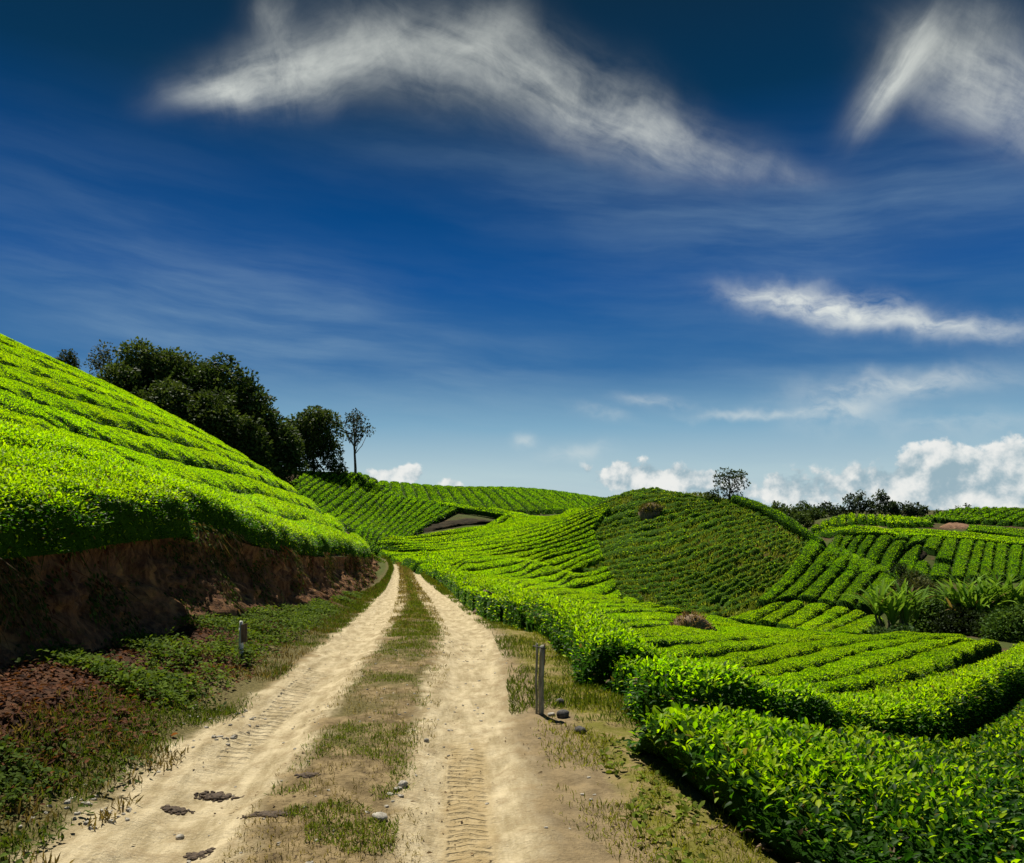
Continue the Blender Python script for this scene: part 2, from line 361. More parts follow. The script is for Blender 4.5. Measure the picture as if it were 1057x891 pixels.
# ------------------------------------------------------------------ materials
def mat(name):
    m = bpy.data.materials.new(name); m.use_nodes = True; N = NT(m.node_tree)
    b = N.n['Principled BSDF']; return m, N, b
def leaf_mat(name, trans=.4, rough=.42, spec=.4, tmul=(1.15, 1.1, .5)):
    m, N, b = mat(name)
    at = N.new('ShaderNodeAttribute'); at.attribute_name = 'tint'
    c = at.outputs['Color']
    N.put(b.inputs['Base Color'], c); b.inputs['Roughness'].default_value = rough
    b.inputs['Specular IOR Level'].default_value = spec
    tr = N.new('ShaderNodeBsdfTranslucent'); N.put(tr.inputs[0], N.mix(1.0, c, (*tmul, 1), 'MULTIPLY'))
    ms = N.new('ShaderNodeMixShader'); ms.inputs[0].default_value = trans
    N.l.new(b.outputs[0], ms.inputs[1]); N.l.new(tr.outputs[0], ms.inputs[2])
    N.l.new(ms.outputs[0], N.n['Material Output'].inputs[0]); return m
M_LEAF = leaf_mat('tea_leaf', .55, .5, .13, (1.0, 1.2, .3)); M_TREE = leaf_mat('tree_leaf', .3, .6, .08); M_GRASS = leaf_mat('grass_blade', .35, .7, .06)
def body_mat():
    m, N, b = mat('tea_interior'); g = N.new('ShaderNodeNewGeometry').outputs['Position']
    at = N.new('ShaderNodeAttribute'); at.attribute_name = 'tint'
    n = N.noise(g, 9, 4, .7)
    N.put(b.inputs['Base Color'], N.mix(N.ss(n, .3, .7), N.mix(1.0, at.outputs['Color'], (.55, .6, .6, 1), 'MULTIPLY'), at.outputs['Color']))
    b.inputs['Roughness'].default_value = .9; b.inputs['Specular IOR Level'].default_value = .03
    bp = N.new('ShaderNodeBump'); bp.inputs['Strength'].default_value = .8; bp.inputs['Distance'].default_value = .06
    N.put(bp.inputs['Height'], N.noise(g, 14, 4, .7)); N.l.new(bp.outputs[0], b.inputs['Normal']); return m
M_BODY = body_mat()
def bark_mat(name, c1, c2, scale=14):
    m, N, b = mat(name); g = N.new('ShaderNodeNewGeometry').outputs['Position']
    q = N.vmath('MULTIPLY', g, (1, 1, .25)); n = N.noise(q, scale, 5, .65)
    N.put(b.inputs['Base Color'], N.mix(N.ss(n, .3, .7), (*c1, 1), (*c2, 1))); b.inputs['Roughness'].default_value = .85
    bp = N.new('ShaderNodeBump'); bp.inputs['Strength'].default_value = .7; bp.inputs['Distance'].default_value = .02
    N.put(bp.inputs['Height'], n); N.l.new(bp.outputs[0], b.inputs['Normal']); return m
M_BARK = bark_mat('bark', (.05, .035, .025), (.16, .12, .09)); M_TWIG = bark_mat('twig_bark', (.10, .06, .03), (.28, .19, .10), 40)
M_POST = bark_mat('weathered_post', (.12, .125, .09), (.34, .33, .26), 30); M_WHITE = bark_mat('worn_white_paint', (.55, .55, .52), (.82, .82, .78), 20)
M_BOARD = bark_mat('weathered_board', (.10, .06, .035), (.26, .17, .10), 30)
M_STONE = bark_mat('pale_stone', (.22, .20, .15), (.50, .46, .38), 25); M_DARKSTONE = bark_mat('dark_stone', (.03, .03, .03), (.12, .11, .10), 30)
M_STRAW = bark_mat('dry_stubble', (.09, .055, .03), (.30, .20, .11), 12)
M_CLOD = bark_mat('damp_clod', (.035, .022, .013), (.13, .085, .045), 60)

def soil_mat():
    m, N, b = mat('hill_soil'); g = N.new('ShaderNodeNewGeometry').outputs['Position']
    n1 = N.noise(g, .35, 5, .6); n2 = N.noise(g, 3.0, 5, .7)
    c = N.mix(N.ss(n2, .3, .7), (.035, .025, .014, 1), (.13, .075, .04, 1))
    c = N.mix(N.math('MULTIPLY', N.ss(n1, .36, .56), .85), c, (.06, .085, .018, 1))
    N.put(b.inputs['Base Color'], c); b.inputs['Roughness'].default_value = .95; b.inputs['Specular IOR Level'].default_value = .1
    bp = N.new('ShaderNodeBump'); bp.inputs['Strength'].default_value = .8; bp.inputs['Distance'].default_value = .15
    N.put(bp.inputs['Height'], n2); N.l.new(bp.outputs[0], b.inputs['Normal']); return m
M_SOIL = soil_mat()
def bank_mat():
    m, N, b = mat('cut_earth'); g = N.new('ShaderNodeNewGeometry').outputs['Position']
    n1 = N.noise(g, 1.1, 6, .6, .4); n2 = N.noise(g, 7, 6, .7); n3 = N.noise(N.vmath('MULTIPLY', g, (3, 3, .7)), 3, 5, .65)
    c = N.mix(N.ss(n3, .35, .65), (.085, .043, .025, 1), (.27, .14, .065, 1))
    c = N.mix(N.math('MULTIPLY', N.ss(n1, .55, .68), .8), c, (.46, .25, .09, 1))
    c = N.mix(N.math('MULTIPLY', N.ss(n2, .52, .7), .5), c, (.035, .05, .012, 1))
    N.put(b.inputs['Base Color'], c); b.inputs['Roughness'].default_value = .95; b.inputs['Specular IOR Level'].default_value = .1
    bp = N.new('ShaderNodeBump'); bp.inputs['Strength'].default_value = 1.0; bp.inputs['Distance'].default_value = .08
    N.put(bp.inputs['Height'], N.math('ADD', n2, n3)); N.l.new(bp.outputs[0], b.inputs['Normal']); return m
M_BANK = bank_mat()
def track_mat():
    """one material over the verges and the road; the map's u is metres from the road's middle, v metres along it"""
    m, N, b = mat('dirt_track')
    uv = N.new('ShaderNodeUVMap'); uv.uv_map = 'ground'; s = N.new('ShaderNodeSeparateXYZ'); N.put(s.inputs[0], uv.outputs[0])
    w, l = s.outputs[0], s.outputs[1]; P = uv.outputs[0]
    nb = N.noise(P, 1.3, 6, .62); nm = N.noise(P, 5, 6, .65); nf = N.noise(P, 38, 5, .7); ns = N.noise(N.comb(N.math('MULTIPLY', w, 3.2), N.math('MULTIPLY', l, .8)), 2.2, 7, .68)
    wob = N.math('ADD', N.math('MULTIPLY', N.math('SUBTRACT', nb, .5), .55), N.math('MULTIPLY', N.math('SUBTRACT', nm, .5), .34))
    dl = N.math('ABSOLUTE', N.math('ADD', w, .86)); dr = N.math('ABSOLUTE', N.math('SUBTRACT', w, .84))
    farw = N.math('MULTIPLY', N.ss(l, 12, 30), .26)
    dl = N.math('SUBTRACT', dl, farw); dr = N.math('SUBTRACT', dr, farw)
    dl = N.math('SUBTRACT', dl, N.math('MULTIPLY', N.math('MULTIPLY', N.ss(l, 9, 5.2), .30), N.ss(w, -.85, -1.1)))
    left = N.ss(N.math('ADD', dl, wob), .50, .30)
    wide = N.math('MULTIPLY', N.ss(l, 11, 5.5), .55)                       # the near right side is worn wider
    right = N.ss(N.math('SUBTRACT', N.math('ADD', dr, wob), N.math('MULTIPLY', wide, N.ss(w, .84, 1.0))), .58, .38)
    bare = N.math('MAXIMUM', left, right)
    sand = N.mix(N.ss(ns, .32, .66), (.32, .255, .14, 1), (.57, .48, .305, 1))
    sand = N.mix(N.math('MULTIPLY', N.ss(nm, .48, .66), .6), sand, (.29, .215, .115, 1))
    sand = N.mix(N.math('MULTIPLY', N.ss(nf, .5, .75), .35), sand, (.70, .60, .42, 1))
    worn = N.math('MULTIPLY', N.ss(N.math('ADD', w, wob), 1.0, 1.35), N.ss(l, 20, 10))
    fleck = N.noise(P, 75, 3, .7); crum2 = N.noise(P, 21, 6, .78, .8)
    sand = N.mix(N.math('MULTIPLY', N.math('MULTIPLY', N.ss(crum2, .57, .68), N.ss(nb, .42, .6)), .8), sand, (.15, .105, .055, 1))
    sand = N.mix(N.math('MULTIPLY', N.ss(fleck, .60, .70), .5), sand, (.70, .64, .50, 1))
    prn = N.math('MULTIPLY', N.ss(N.math('ABSOLUTE', N.math('SUBTRACT', w, .82)), .22, .08), N.ss(l, 7.2, 6.0))
    sand = N.mix(N.math('MULTIPLY', prn, .55), sand, (.40, .29, .13, 1))
    sand = N.mix(N.math('MULTIPLY', worn, .85), sand, N.mix(N.ss(nm, .35, .65), (.135, .095, .048, 1), (.27, .20, .105, 1)))
    dirt = N.mix(N.ss(nm, .35, .65), (.13, .095, .045, 1), (.30, .225, .115, 1))
    turf = N.mix(N.ss(nf, .35, .65), (.075, .065, .022, 1), (.18, .15, .06, 1))
    strip = N.mix(N.ss(N.math('ADD', nb, N.math('MULTIPLY', N.ss(l, 7.5, 5.0), .25)), .44, .56), turf, dirt)
    crumb = N.noise(P, 16, 6, .75, .6)
    strip = N.mix(N.math('MULTIPLY', N.ss(crumb, .55, .66), N.ss(l, 9, 5)), strip, (.055, .038, .022, 1))
    rgt = N.mix(N.ss(nm, .42, .62), (.16, .15, .03, 1), (.26, .20, .085, 1))
    lit = N.mix(N.ss(nm, .35, .6), (.040, .020, .012, 1), (.10, .05, .026, 1))
    lit = N.mix(N.ss(l, 32, 46), lit, (.075, .09, .02, 1))
    lft = N.mix(N.ss(N.math('ADD', w, N.math('MULTIPLY', wob, 1.2)), -2.15, -1.75), lit, turf)
    c = N.mix(N.ss(w, 1.2, 1.6), strip, rgt)
    c = N.mix(N.ss(w, -1.25, -1.45), c, lft)
    c = N.mix(bare, c, sand)
    N.put(b.inputs['Base Color'], c); b.inputs['Roughness'].default_value = .95; b.inputs['Specular IOR Level'].default_value = .1
    # tyre prints pressed into the tracks
    def tread(wc, half, l0, l1, pitch, chev):
        d_ = N.math('ABSOLUTE', N.math('SUBTRACT', w, N.math('ADD', wc, N.math('MULTIPLY', N.math('SUBTRACT', nb, .5), .10))))
        ph = N.math('ADD', N.math('MULTIPLY', l, 6.283 / pitch), N.math('MULTIPLY', d_, chev))
        bars = N.ss(N.math('SINE', ph), -.2, .5)
        k = N.math('MULTIPLY', N.ss(d_, half, half - .03), N.math('MULTIPLY', N.ss(l, l0 - .8, l0 + .3), N.ss(l, l1 + .8, l1 - .5)))
        return N.math('MULTIPLY', N.math('MULTIPLY', N.math('SUBTRACT', bars, 1.0), k), N.ss(nm, .62, .42))
    tr = N.math('ADD', tread(.82, .14, 1, 6.2, .085, 26), tread(-.98, .14, 6.5, 9.5, .11, 6))
    hgt = N.math('ADD', N.math('MULTIPLY', nf, .45), N.math('ADD', N.math('MULTIPLY', nm, 1.0), N.math('MULTIPLY', tr, .8)))
    bp = N.new('ShaderNodeBump'); bp.inputs['Strength'].default_value = 1.0; bp.inputs['Distance'].default_value = .034
    N.put(bp.inputs['Height'], hgt); N.l.new(bp.outputs[0], b.inputs['Normal']); return m
M_TRACK = track_mat()


# ------------------------------------------------------------------ the ground sheet
def build_ground():
    def axis(a, b, step, far):
        core = np.arange(a, b + step, step); e = []; d = step; x = core[-1]
        while x < far: d *= 1.35; x += d; e.append(x)
        e2 = []; d = step; x = core[0]
        while x > -far: d *= 1.35; x -= d; e2.append(x)
        return np.r_[e2[::-1], core, e]
    xs = axis(-68, 108, .8, 4000); ys = axis(-3, 178, .8, 4000)
    X, Y = np.meshgrid(xs, ys); Z = hz(X, Y) - .06 + (fbm(X * .5, Y * .5, 3) - .5) * .12 * sstep(Y, 9, 25)
    Z = Z - 0.2 * np.exp(-((X - road_x(Y) - .2) / 2.2) ** 4) * ((Y > -3) & (Y < 62))
    o = mesh_obj('ground', np.c_[X.ravel(), Y.ravel(), Z.ravel()], [grid_faces(*X.shape)], [M_SOIL]); tag(o, kind='structure')
build_ground()

def left_hill_mesh():
    ys = np.r_[np.arange(.5, 26, .10), np.arange(26, 62, .25), np.arange(62, 72, 1.0)]
    nprof = 34
    q = np.linspace(0, 1, nprof)
    ts = np.r_[np.linspace(.12, 3, 14), np.linspace(3.4, 46, 60)]
    Yc = np.repeat(ys[:, None], nprof, 1)
    xb = (road_x(ys) - bank_w(ys))[:, None]; zb = (road_z(ys) + rise_z(ys))[:, None] - .12
    xt = bank_x(ys)[:, None]; zt = np.minimum(top_z(ys), hill_z(bank_x(ys), ys))[:, None]
    Xc = xb + (xt - xb) * (q ** 1.2)[None] - .42 * np.sin(np.pi * q)[None] * (q[None] ** .7) * sstep(zt - zb, .4, 1.2)
    Zc = zb + (zt - zb) * q[None]
    n = (fbm(Yc * .9, Zc * 1.3, 5, 4) - .5) * 1.0 + (fbm(Yc * 3, Zc * 4, 9, 3) - .5) * .5 + (np.abs(fbm(Yc * 5, Zc * 7, 13, 3) - .5) - .12) * .45
    Xc = Xc + n * np.sin(np.pi * np.clip(q, .0, .98))[None] ** .5 * .75
    Th = np.repeat(ts[None], len(ys), 0); Yh = np.repeat(ys[:, None], len(ts), 1)
    Xh = bank_x(Yh) - Th; Zh = hill_z(Xh, Yh) - .03
    o = mesh_obj('cut_bank', np.c_[Xc.ravel(), Yc.ravel(), Zc.ravel()], [grid_faces(*Xc.shape)[:, ::-1]], [M_BANK]); tag(o, kind='structure')
    Xa = np.c_[Xc[:, -1:], Xh]; Ya = np.c_[Yc[:, -1:], Yh]; Za = np.c_[Zc[:, -1:], Zh]
    o = mesh_obj('hill', np.c_[Xa.ravel(), Ya.ravel(), Za.ravel()], [grid_faces(*Xa.shape)[:, ::-1]], [M_SOIL]); tag(o, kind='structure')
left_hill_mesh()

track_k = pchip([0, 22, 32, 44, 54, 62, 90], [1, 1, .86, .68, .52, .5, .5])    # the tracks draw together far off
def strip_z(w, y):
    x = road_x(y) + w * track_k(y)
    zr = road_z(y) - .055 * np.exp(-((w + .86) / .26) ** 4) - .055 * np.exp(-((w - .84) / .3) ** 4) + .03 * np.exp(-(w / .4) ** 2)
    zl = rise_z(y) * sstep((-w * track_k(y) - 1.35 * track_k(y)) / np.maximum(bank_w(y) - 1.2 * track_k(y), .2), 0, 1)
    zz = zr + zl + (fbm(x * 1.7, y * 1.7, 21, 4) - .5) * (.07 + .16 * sstep(-w, 1.5, 2.2) + .03 * sstep(w, 1.2, 1.9)) + (fbm(x * 9, y * 9, 22, 2) - .5) * .03
    k = sstep(w, 2.0, 3.3)
    return zz * (1 - k) + (hz(x, y) - .02) * k
def build_strip():
    ys = [.8]
    while ys[-1] < 66: ys.append(ys[-1] + max(.03, ys[-1] * .0105))
    ys = np.array(ys); arc = np.r_[0, np.cumsum(np.hypot(np.diff(ys), np.diff(road_x(ys))))] + .8
    for name, a, b_, n in (('verge', -1, -1.35, 44), ('road', -1.35, 1.75, 84), ('verge', 1.75, 3.6, 40)):
        q = np.linspace(0, 1, n)[None]
        A = (-(bank_w(ys) + .5) / track_k(ys) if a == -1 else np.full(len(ys), a))[:, None]; B_ = (b_ / track_k(ys) if b_ == 3.6 else np.full(len(ys), b_))[:, None]
        Wd = A + (B_ - A) * q; Yd = np.repeat(ys[:, None], n, 1); X = road_x(Yd) + Wd * track_k(Yd)
        Z = strip_z(Wd, Yd)
        if a == 1.75: Z[:, -1] -= .25
        o = mesh_obj(name, np.c_[X.ravel(), Yd.ravel(), Z.ravel()], [grid_faces(*X.shape)], [M_TRACK], uv=np.c_[Wd.ravel(), np.repeat(arc, n)])
        tag(o, kind='structure')
build_strip()


# ------------------------------------------------------------------ leaves
T_QUAD = (np.array([(0, 0, 0), (-.24, .5, .05), (0, 1, 0), (.24, .5, .05)]), [np.array([[0, 1, 2, 3]])])
T_FOLD = (np.array([(0, 0, 0), (-.20, .38, .07), (0, .42, 0), (.20, .38, .07), (-.15, .72, .03), (0, .74, -.05), (.15, .72, .03), (0, 1, -.14)]),
          [np.array([[0, 2, 1], [0, 3, 2], [4, 5, 7], [5, 6, 7]]), np.array([[1, 2, 5, 4], [2, 3, 6, 5]])])
def leaf_set(P, D, S, C, tmpl, wid=1.0, roll=0.35):
    """leaves at P growing along D (unit), length S, colour C; returns verts, faces, colours"""
    n = len(P); T, faces = tmpl
    up = np.array([0, 0, 1.0]) + rng.normal(0, roll, (n, 3))
    Xa = np.cross(D, up); Xa /= np.maximum(np.linalg.norm(Xa, axis=1, keepdims=True), 1e-6)
    Za = np.cross(Xa, D)
    S = S[:, None, None]
    wv = (wid * np.ones(n))[:, None, None]
    V = P[:, None] + S * (T[None, :, :1] * wv * Xa[:, None] + T[None, :, 1:2] * D[:, None] + T[None, :, 2:] * Za[:, None])
    k = len(T); off = (np.arange(n) * k)[:, None, None]
    fs = [(f[None] + off).reshape(-1, f.shape[1]) for f in faces]
    return V.reshape(-1, 3), fs, np.repeat(C, k, 0)
def dirs(n, az=None, lo=.1, hi=1.1, nrm=None, bias=0.0):
    a = rng.uniform(0, 2 * np.pi, n) if az is None else az
    e = rng.uniform(lo, hi, n)
    D = np.c_[np.cos(a) * np.cos(e), np.sin(a) * np.cos(e), np.sin(e)]
    if nrm is not None: D = D + nrm * bias
    return D / np.maximum(np.linalg.norm(D, axis=1, keepdims=True), 1e-6)
def tints(n, c0, c1, jit=.12):
    f = rng.random(n)[:, None]; c = np.array(c0) * (1 - f) + np.array(c1) * f
    return np.clip(c * (1 + rng.normal(0, jit, (n, 1))), .003, .9)
class Pile:
    """several leaf or blade sets gathered into one mesh"""
    def __init__(s): s.V = []; s.F = {}; s.C = []; s.n = 0
    def add(s, V, fs, C, mi=0):
        for f in fs: s.F.setdefault((f.shape[1], mi), []).append(f + s.n)
        s.V.append(V); s.C.append(C); s.n += len(V)
    def build(s, name, mats, parent=None, smooth_=True):
        ks = sorted(s.F); return mesh_obj(name, np.concatenate(s.V), [np.concatenate(s.F[k]) for k in ks], mats, [k[1] for k in ks], np.concatenate(s.C), parent, smooth_)
def tube(pts, radii, k=7):
    pts = np.asarray(pts, float); n = len(pts); V = []
    T = np.gradient(pts, axis=0); T /= np.maximum(np.linalg.norm(T, axis=1, keepdims=True), 1e-9)
    ref = np.where(np.abs(T[:, 2:]) > .8, np.array([[1., 0, 0]]), np.array([[0, 0, 1.]]))
    A = np.cross(T, ref); A /= np.linalg.norm(A, axis=1, keepdims=True); B = np.cross(T, A)
    a = np.linspace(0, 2 * np.pi, k, endpoint=False)
    V = pts[:, None] + np.asarray(radii)[:, None, None] * (np.cos(a)[None, :, None] * A[:, None] + np.sin(a)[None, :, None] * B[:, None])
    i = np.arange(n - 1)[:, None] * k; j = np.arange(k)[None]; j2 = (j + 1) % k
    f = np.stack([i + j, i + j2, i + k + j2, i + k + j], -1).reshape(-1, 4)
    caps = [np.arange(k)[::-1][None], (np.arange(k) + (n - 1) * k)[None]]
    return V.reshape(-1, 3), [f] + caps


# ------------------------------------------------------------------ tea rows
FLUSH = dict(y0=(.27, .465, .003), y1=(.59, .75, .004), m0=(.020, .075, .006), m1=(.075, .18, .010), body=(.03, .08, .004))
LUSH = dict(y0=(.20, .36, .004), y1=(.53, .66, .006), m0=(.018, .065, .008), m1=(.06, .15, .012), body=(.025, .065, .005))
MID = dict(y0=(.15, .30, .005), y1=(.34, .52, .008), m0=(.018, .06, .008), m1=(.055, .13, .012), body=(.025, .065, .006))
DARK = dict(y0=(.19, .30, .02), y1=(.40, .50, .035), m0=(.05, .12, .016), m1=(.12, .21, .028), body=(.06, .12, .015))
CULL = True
def tea_row(A, B, pal, label, group, zf=hz, h=.62, gap=.06, p=3.4, cover=1.35, K=11, young=.85, side_young=.15, smin=.075, spx=2.0, hump=.1, keep=None, cuts=(), near=False, under=0.0, thin=0.0,
            name='tea_hedge', bushes=0.0, hfun=None):
    A, B = resample(A, 120), resample(B, 120)
    mid = (A + B) / 2; L = np.hypot(*np.diff(mid, axis=0).T).sum(); ymean = max(4, np.median(mid[:, 1]))
    n = int(np.clip(L / max(.10, .006 * ymean), 8, 420))
    A, B = resample(A, n), resample(B, n)
    if keep is not None:
        k = keep(A, B)
        if k.sum() < 4: return None
        i0, i1 = np.flatnonzero(k)[[0, -1]]; A, B = A[i0:i1 + 1], B[i0:i1 + 1]; n = len(A)
    wid = np.hypot(*(B - A).T)
    th = np.linspace(0.03, np.pi - .03, K); c = -np.cos(th); t = .5 + (.5 - gap) * np.sign(c) * np.abs(c) ** (2 / p); hp = np.sin(th) ** (2 / p)
    P = A[:, None] + (B - A)[:, None] * t[None, :, None]
    s = np.r_[0, np.cumsum(np.hypot(*np.diff((A + B) / 2, axis=0).T))]; e = np.minimum(s, s[-1] - s)
    cap = np.clip(e / .45, 0, 1); cap = (1 - (1 - cap) ** 3) ** (1 / 3.)
    hh = h * np.clip(.35 + wid, .3, 1.0)
    X, Y = P[..., 0], P[..., 1]
    N_ = (fbm(X * 1.6, Y * 1.6, 31, 3) - .5) * 2
    if hfun is not None: hh = hh * hfun(P[:, K // 2])
    hgt = hh[:, None] * hp[None] * cap[:, None] * (1 + hump * 1.6 * N_)
    if bushes: hgt = hgt * (1 - bushes * .5 * (1 + np.cos(2 * np.pi * s / .95))[:, None])
    drop = np.zeros(n)
    for (cx_, cy_, rx_, ry_) in cuts:                # bare or slipped places
        m = ((X[:, K // 2] - cx_) / rx_) ** 2 + ((Y[:, K // 2] - cy_) / ry_) ** 2; drop = np.maximum(drop, sstep(1.15 - m + .4 * N_[:, K // 2], 0, .3))
    if thin: hgt = hgt * (.62 + .6 * vnoise(X * 1.1, Y * 1.1, 33)); drop = np.maximum(drop, .9 * sstep(thin - vnoise(X[:, K // 2] * .85, Y[:, K // 2] * .85, 34), -.04, .04))
    hgt = hgt * (1 - drop[:, None]) - drop[:, None] * .35
    Z = zf(X, Y) + hgt - .05
    # push the flanks in and out a little
    side = (B - A) / np.maximum(wid, .05)[:, None]
    j = (fbm(s[:, None] * 1.4 + 7 * t[None], X * .7 + Z, 41, 3) - .5) * .22 * np.sign(t - .5)[None] * np.minimum(wid, 1.2)[:, None]
    X = X + side[:, :1] * j; Y = Y + side[:, 1:] * j
    if under:                                        # overhanging near side: the foliage starts well above the ground
        u_ = (under * np.clip(1 - hp / .72, 0, 1) * (t > .5))[None]; X = X - side[:, :1] * u_; Y = Y - side[:, 1:] * u_
    V = np.stack([X, Y, Z], -1); fb = grid_faces(n, K)
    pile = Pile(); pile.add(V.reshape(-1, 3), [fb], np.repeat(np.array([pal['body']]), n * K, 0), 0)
    # leaves over the row, by area; fewer and larger with distance
    q = V.reshape(-1, 3)[fb]; cr = np.cross(q[:, 2] - q[:, 0], q[:, 3] - q[:, 1]); ar = np.linalg.norm(cr, axis=1) / 2
    nr = cr / np.maximum(2 * ar[:, None], 1e-9); nr *= np.where(nr[:, 2:] < -.2, -1, 1)
    ctr = q.mean(1); yy = np.maximum(ctr[:, 1], .6)
    if CULL:
        uu = CX + F * ctr[:, 0] / yy; vv = HY - F * (ctr[:, 2] - H) / yy
        ok = (uu > -380) & (uu < 1430) & (vv < 1300) & (ctr[:, 1] > 1.2)
    else: ok = np.ones(len(ar), bool)
    fdrop = np.repeat(drop[:-1], K - 1) < .5
    if under: fdrop = fdrop & ~((np.tile(np.arange(K - 1), n - 1) > K * .5) & (np.tile(hp[:-1], n - 1) < .5))
    S = np.maximum(smin, spx * yy / F); lam = ar * cover / (.34 * S ** 2) * ok * fdrop
    cnt = rng.poisson(lam); idx = np.repeat(np.arange(len(ar)), cnt); m = len(idx)
    if m:
        r = rng.random((m, 2)); Q = q[idx]
        Pp = (Q[:, 0] * (1 - r[:, :1]) + Q[:, 1] * r[:, :1]) * (1 - r[:, 1:]) + (Q[:, 3] * (1 - r[:, :1]) + Q[:, 2] * r[:, :1]) * r[:, 1:]
        Sl = S[idx] * rng.uniform(.65, 1.35, m); nn = nr[idx]
        rel = np.clip((Pp[:, 2] - zf(Pp[:, 0], Pp[:, 1])) / max(h, .1), 0, 1.2)
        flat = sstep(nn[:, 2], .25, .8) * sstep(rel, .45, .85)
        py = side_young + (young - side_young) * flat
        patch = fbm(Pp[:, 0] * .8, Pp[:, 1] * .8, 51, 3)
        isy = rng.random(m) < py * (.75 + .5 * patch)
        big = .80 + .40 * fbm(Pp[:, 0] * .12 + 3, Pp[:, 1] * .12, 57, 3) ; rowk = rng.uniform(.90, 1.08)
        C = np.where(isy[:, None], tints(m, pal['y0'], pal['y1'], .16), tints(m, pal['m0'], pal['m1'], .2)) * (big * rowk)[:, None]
        C[:, 0] *= .86 + .28 * fbm(Pp[:, 0] * .5, Pp[:, 1] * .5, 58, 2)
        twig = rng.random(m) < (.02 if near else 0); C[twig] = tints(int(twig.sum()), (.10, .06, .03), (.24, .16, .07))
        D = dirs(m, lo=0, hi=1.15, nrm=nn, bias=.3)
        Dside = dirs(m, lo=-.7, hi=.7, nrm=nn, bias=.7); D = np.where((flat > .3)[:, None], D, Dside)
        Pp = Pp - nn * (Sl * .35)[:, None] + (nn * (rng.random(m) ** 2 * .10)[:, None] if near else 0)
        nearm = Pp[:, 1] < (26 if near else 0)
        for msk, tm in ((nearm, T_FOLD), (~nearm, T_QUAD)):
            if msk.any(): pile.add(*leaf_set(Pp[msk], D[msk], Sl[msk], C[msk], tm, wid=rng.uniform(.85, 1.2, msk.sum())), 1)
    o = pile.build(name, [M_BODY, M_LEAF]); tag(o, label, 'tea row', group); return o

def rows(lines, pal, lab, group, start=1, **kw):
    for i in range(len(lines) - 1):
        tea_row(lines[i], lines[i + 1], pal, lab.format(nth(i + start)), group, **kw)

# --- the bright hill on the left: rows follow the bank, drifting down to its edge as they go away
def left_rows():
    ys = np.r_[np.linspace(2.5, 20, 90), np.linspace(20.4, 58.5, 90)]
    def line(i):
        t = 1.45 * i ** 1.03 - .15 - 1.35 * sstep(ys, 6.0, 13.0) + (fbm(ys * .22, np.full_like(ys, i * .37), 61, 2) - .5) * .5
        t = np.maximum(t, -.38); return np.c_[bank_x(ys) - t, ys]
    for i in range(25):
        A, B = line(i), line(i + 1)
        near = i < 3
        kp = lambda a, b: np.hypot(*(a - b).T) > .5
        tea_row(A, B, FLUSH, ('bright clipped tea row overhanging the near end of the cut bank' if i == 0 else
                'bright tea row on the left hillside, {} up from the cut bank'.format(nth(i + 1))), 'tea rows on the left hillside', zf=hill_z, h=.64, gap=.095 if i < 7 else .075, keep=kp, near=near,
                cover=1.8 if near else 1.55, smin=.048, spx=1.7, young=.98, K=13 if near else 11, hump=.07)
left_rows()

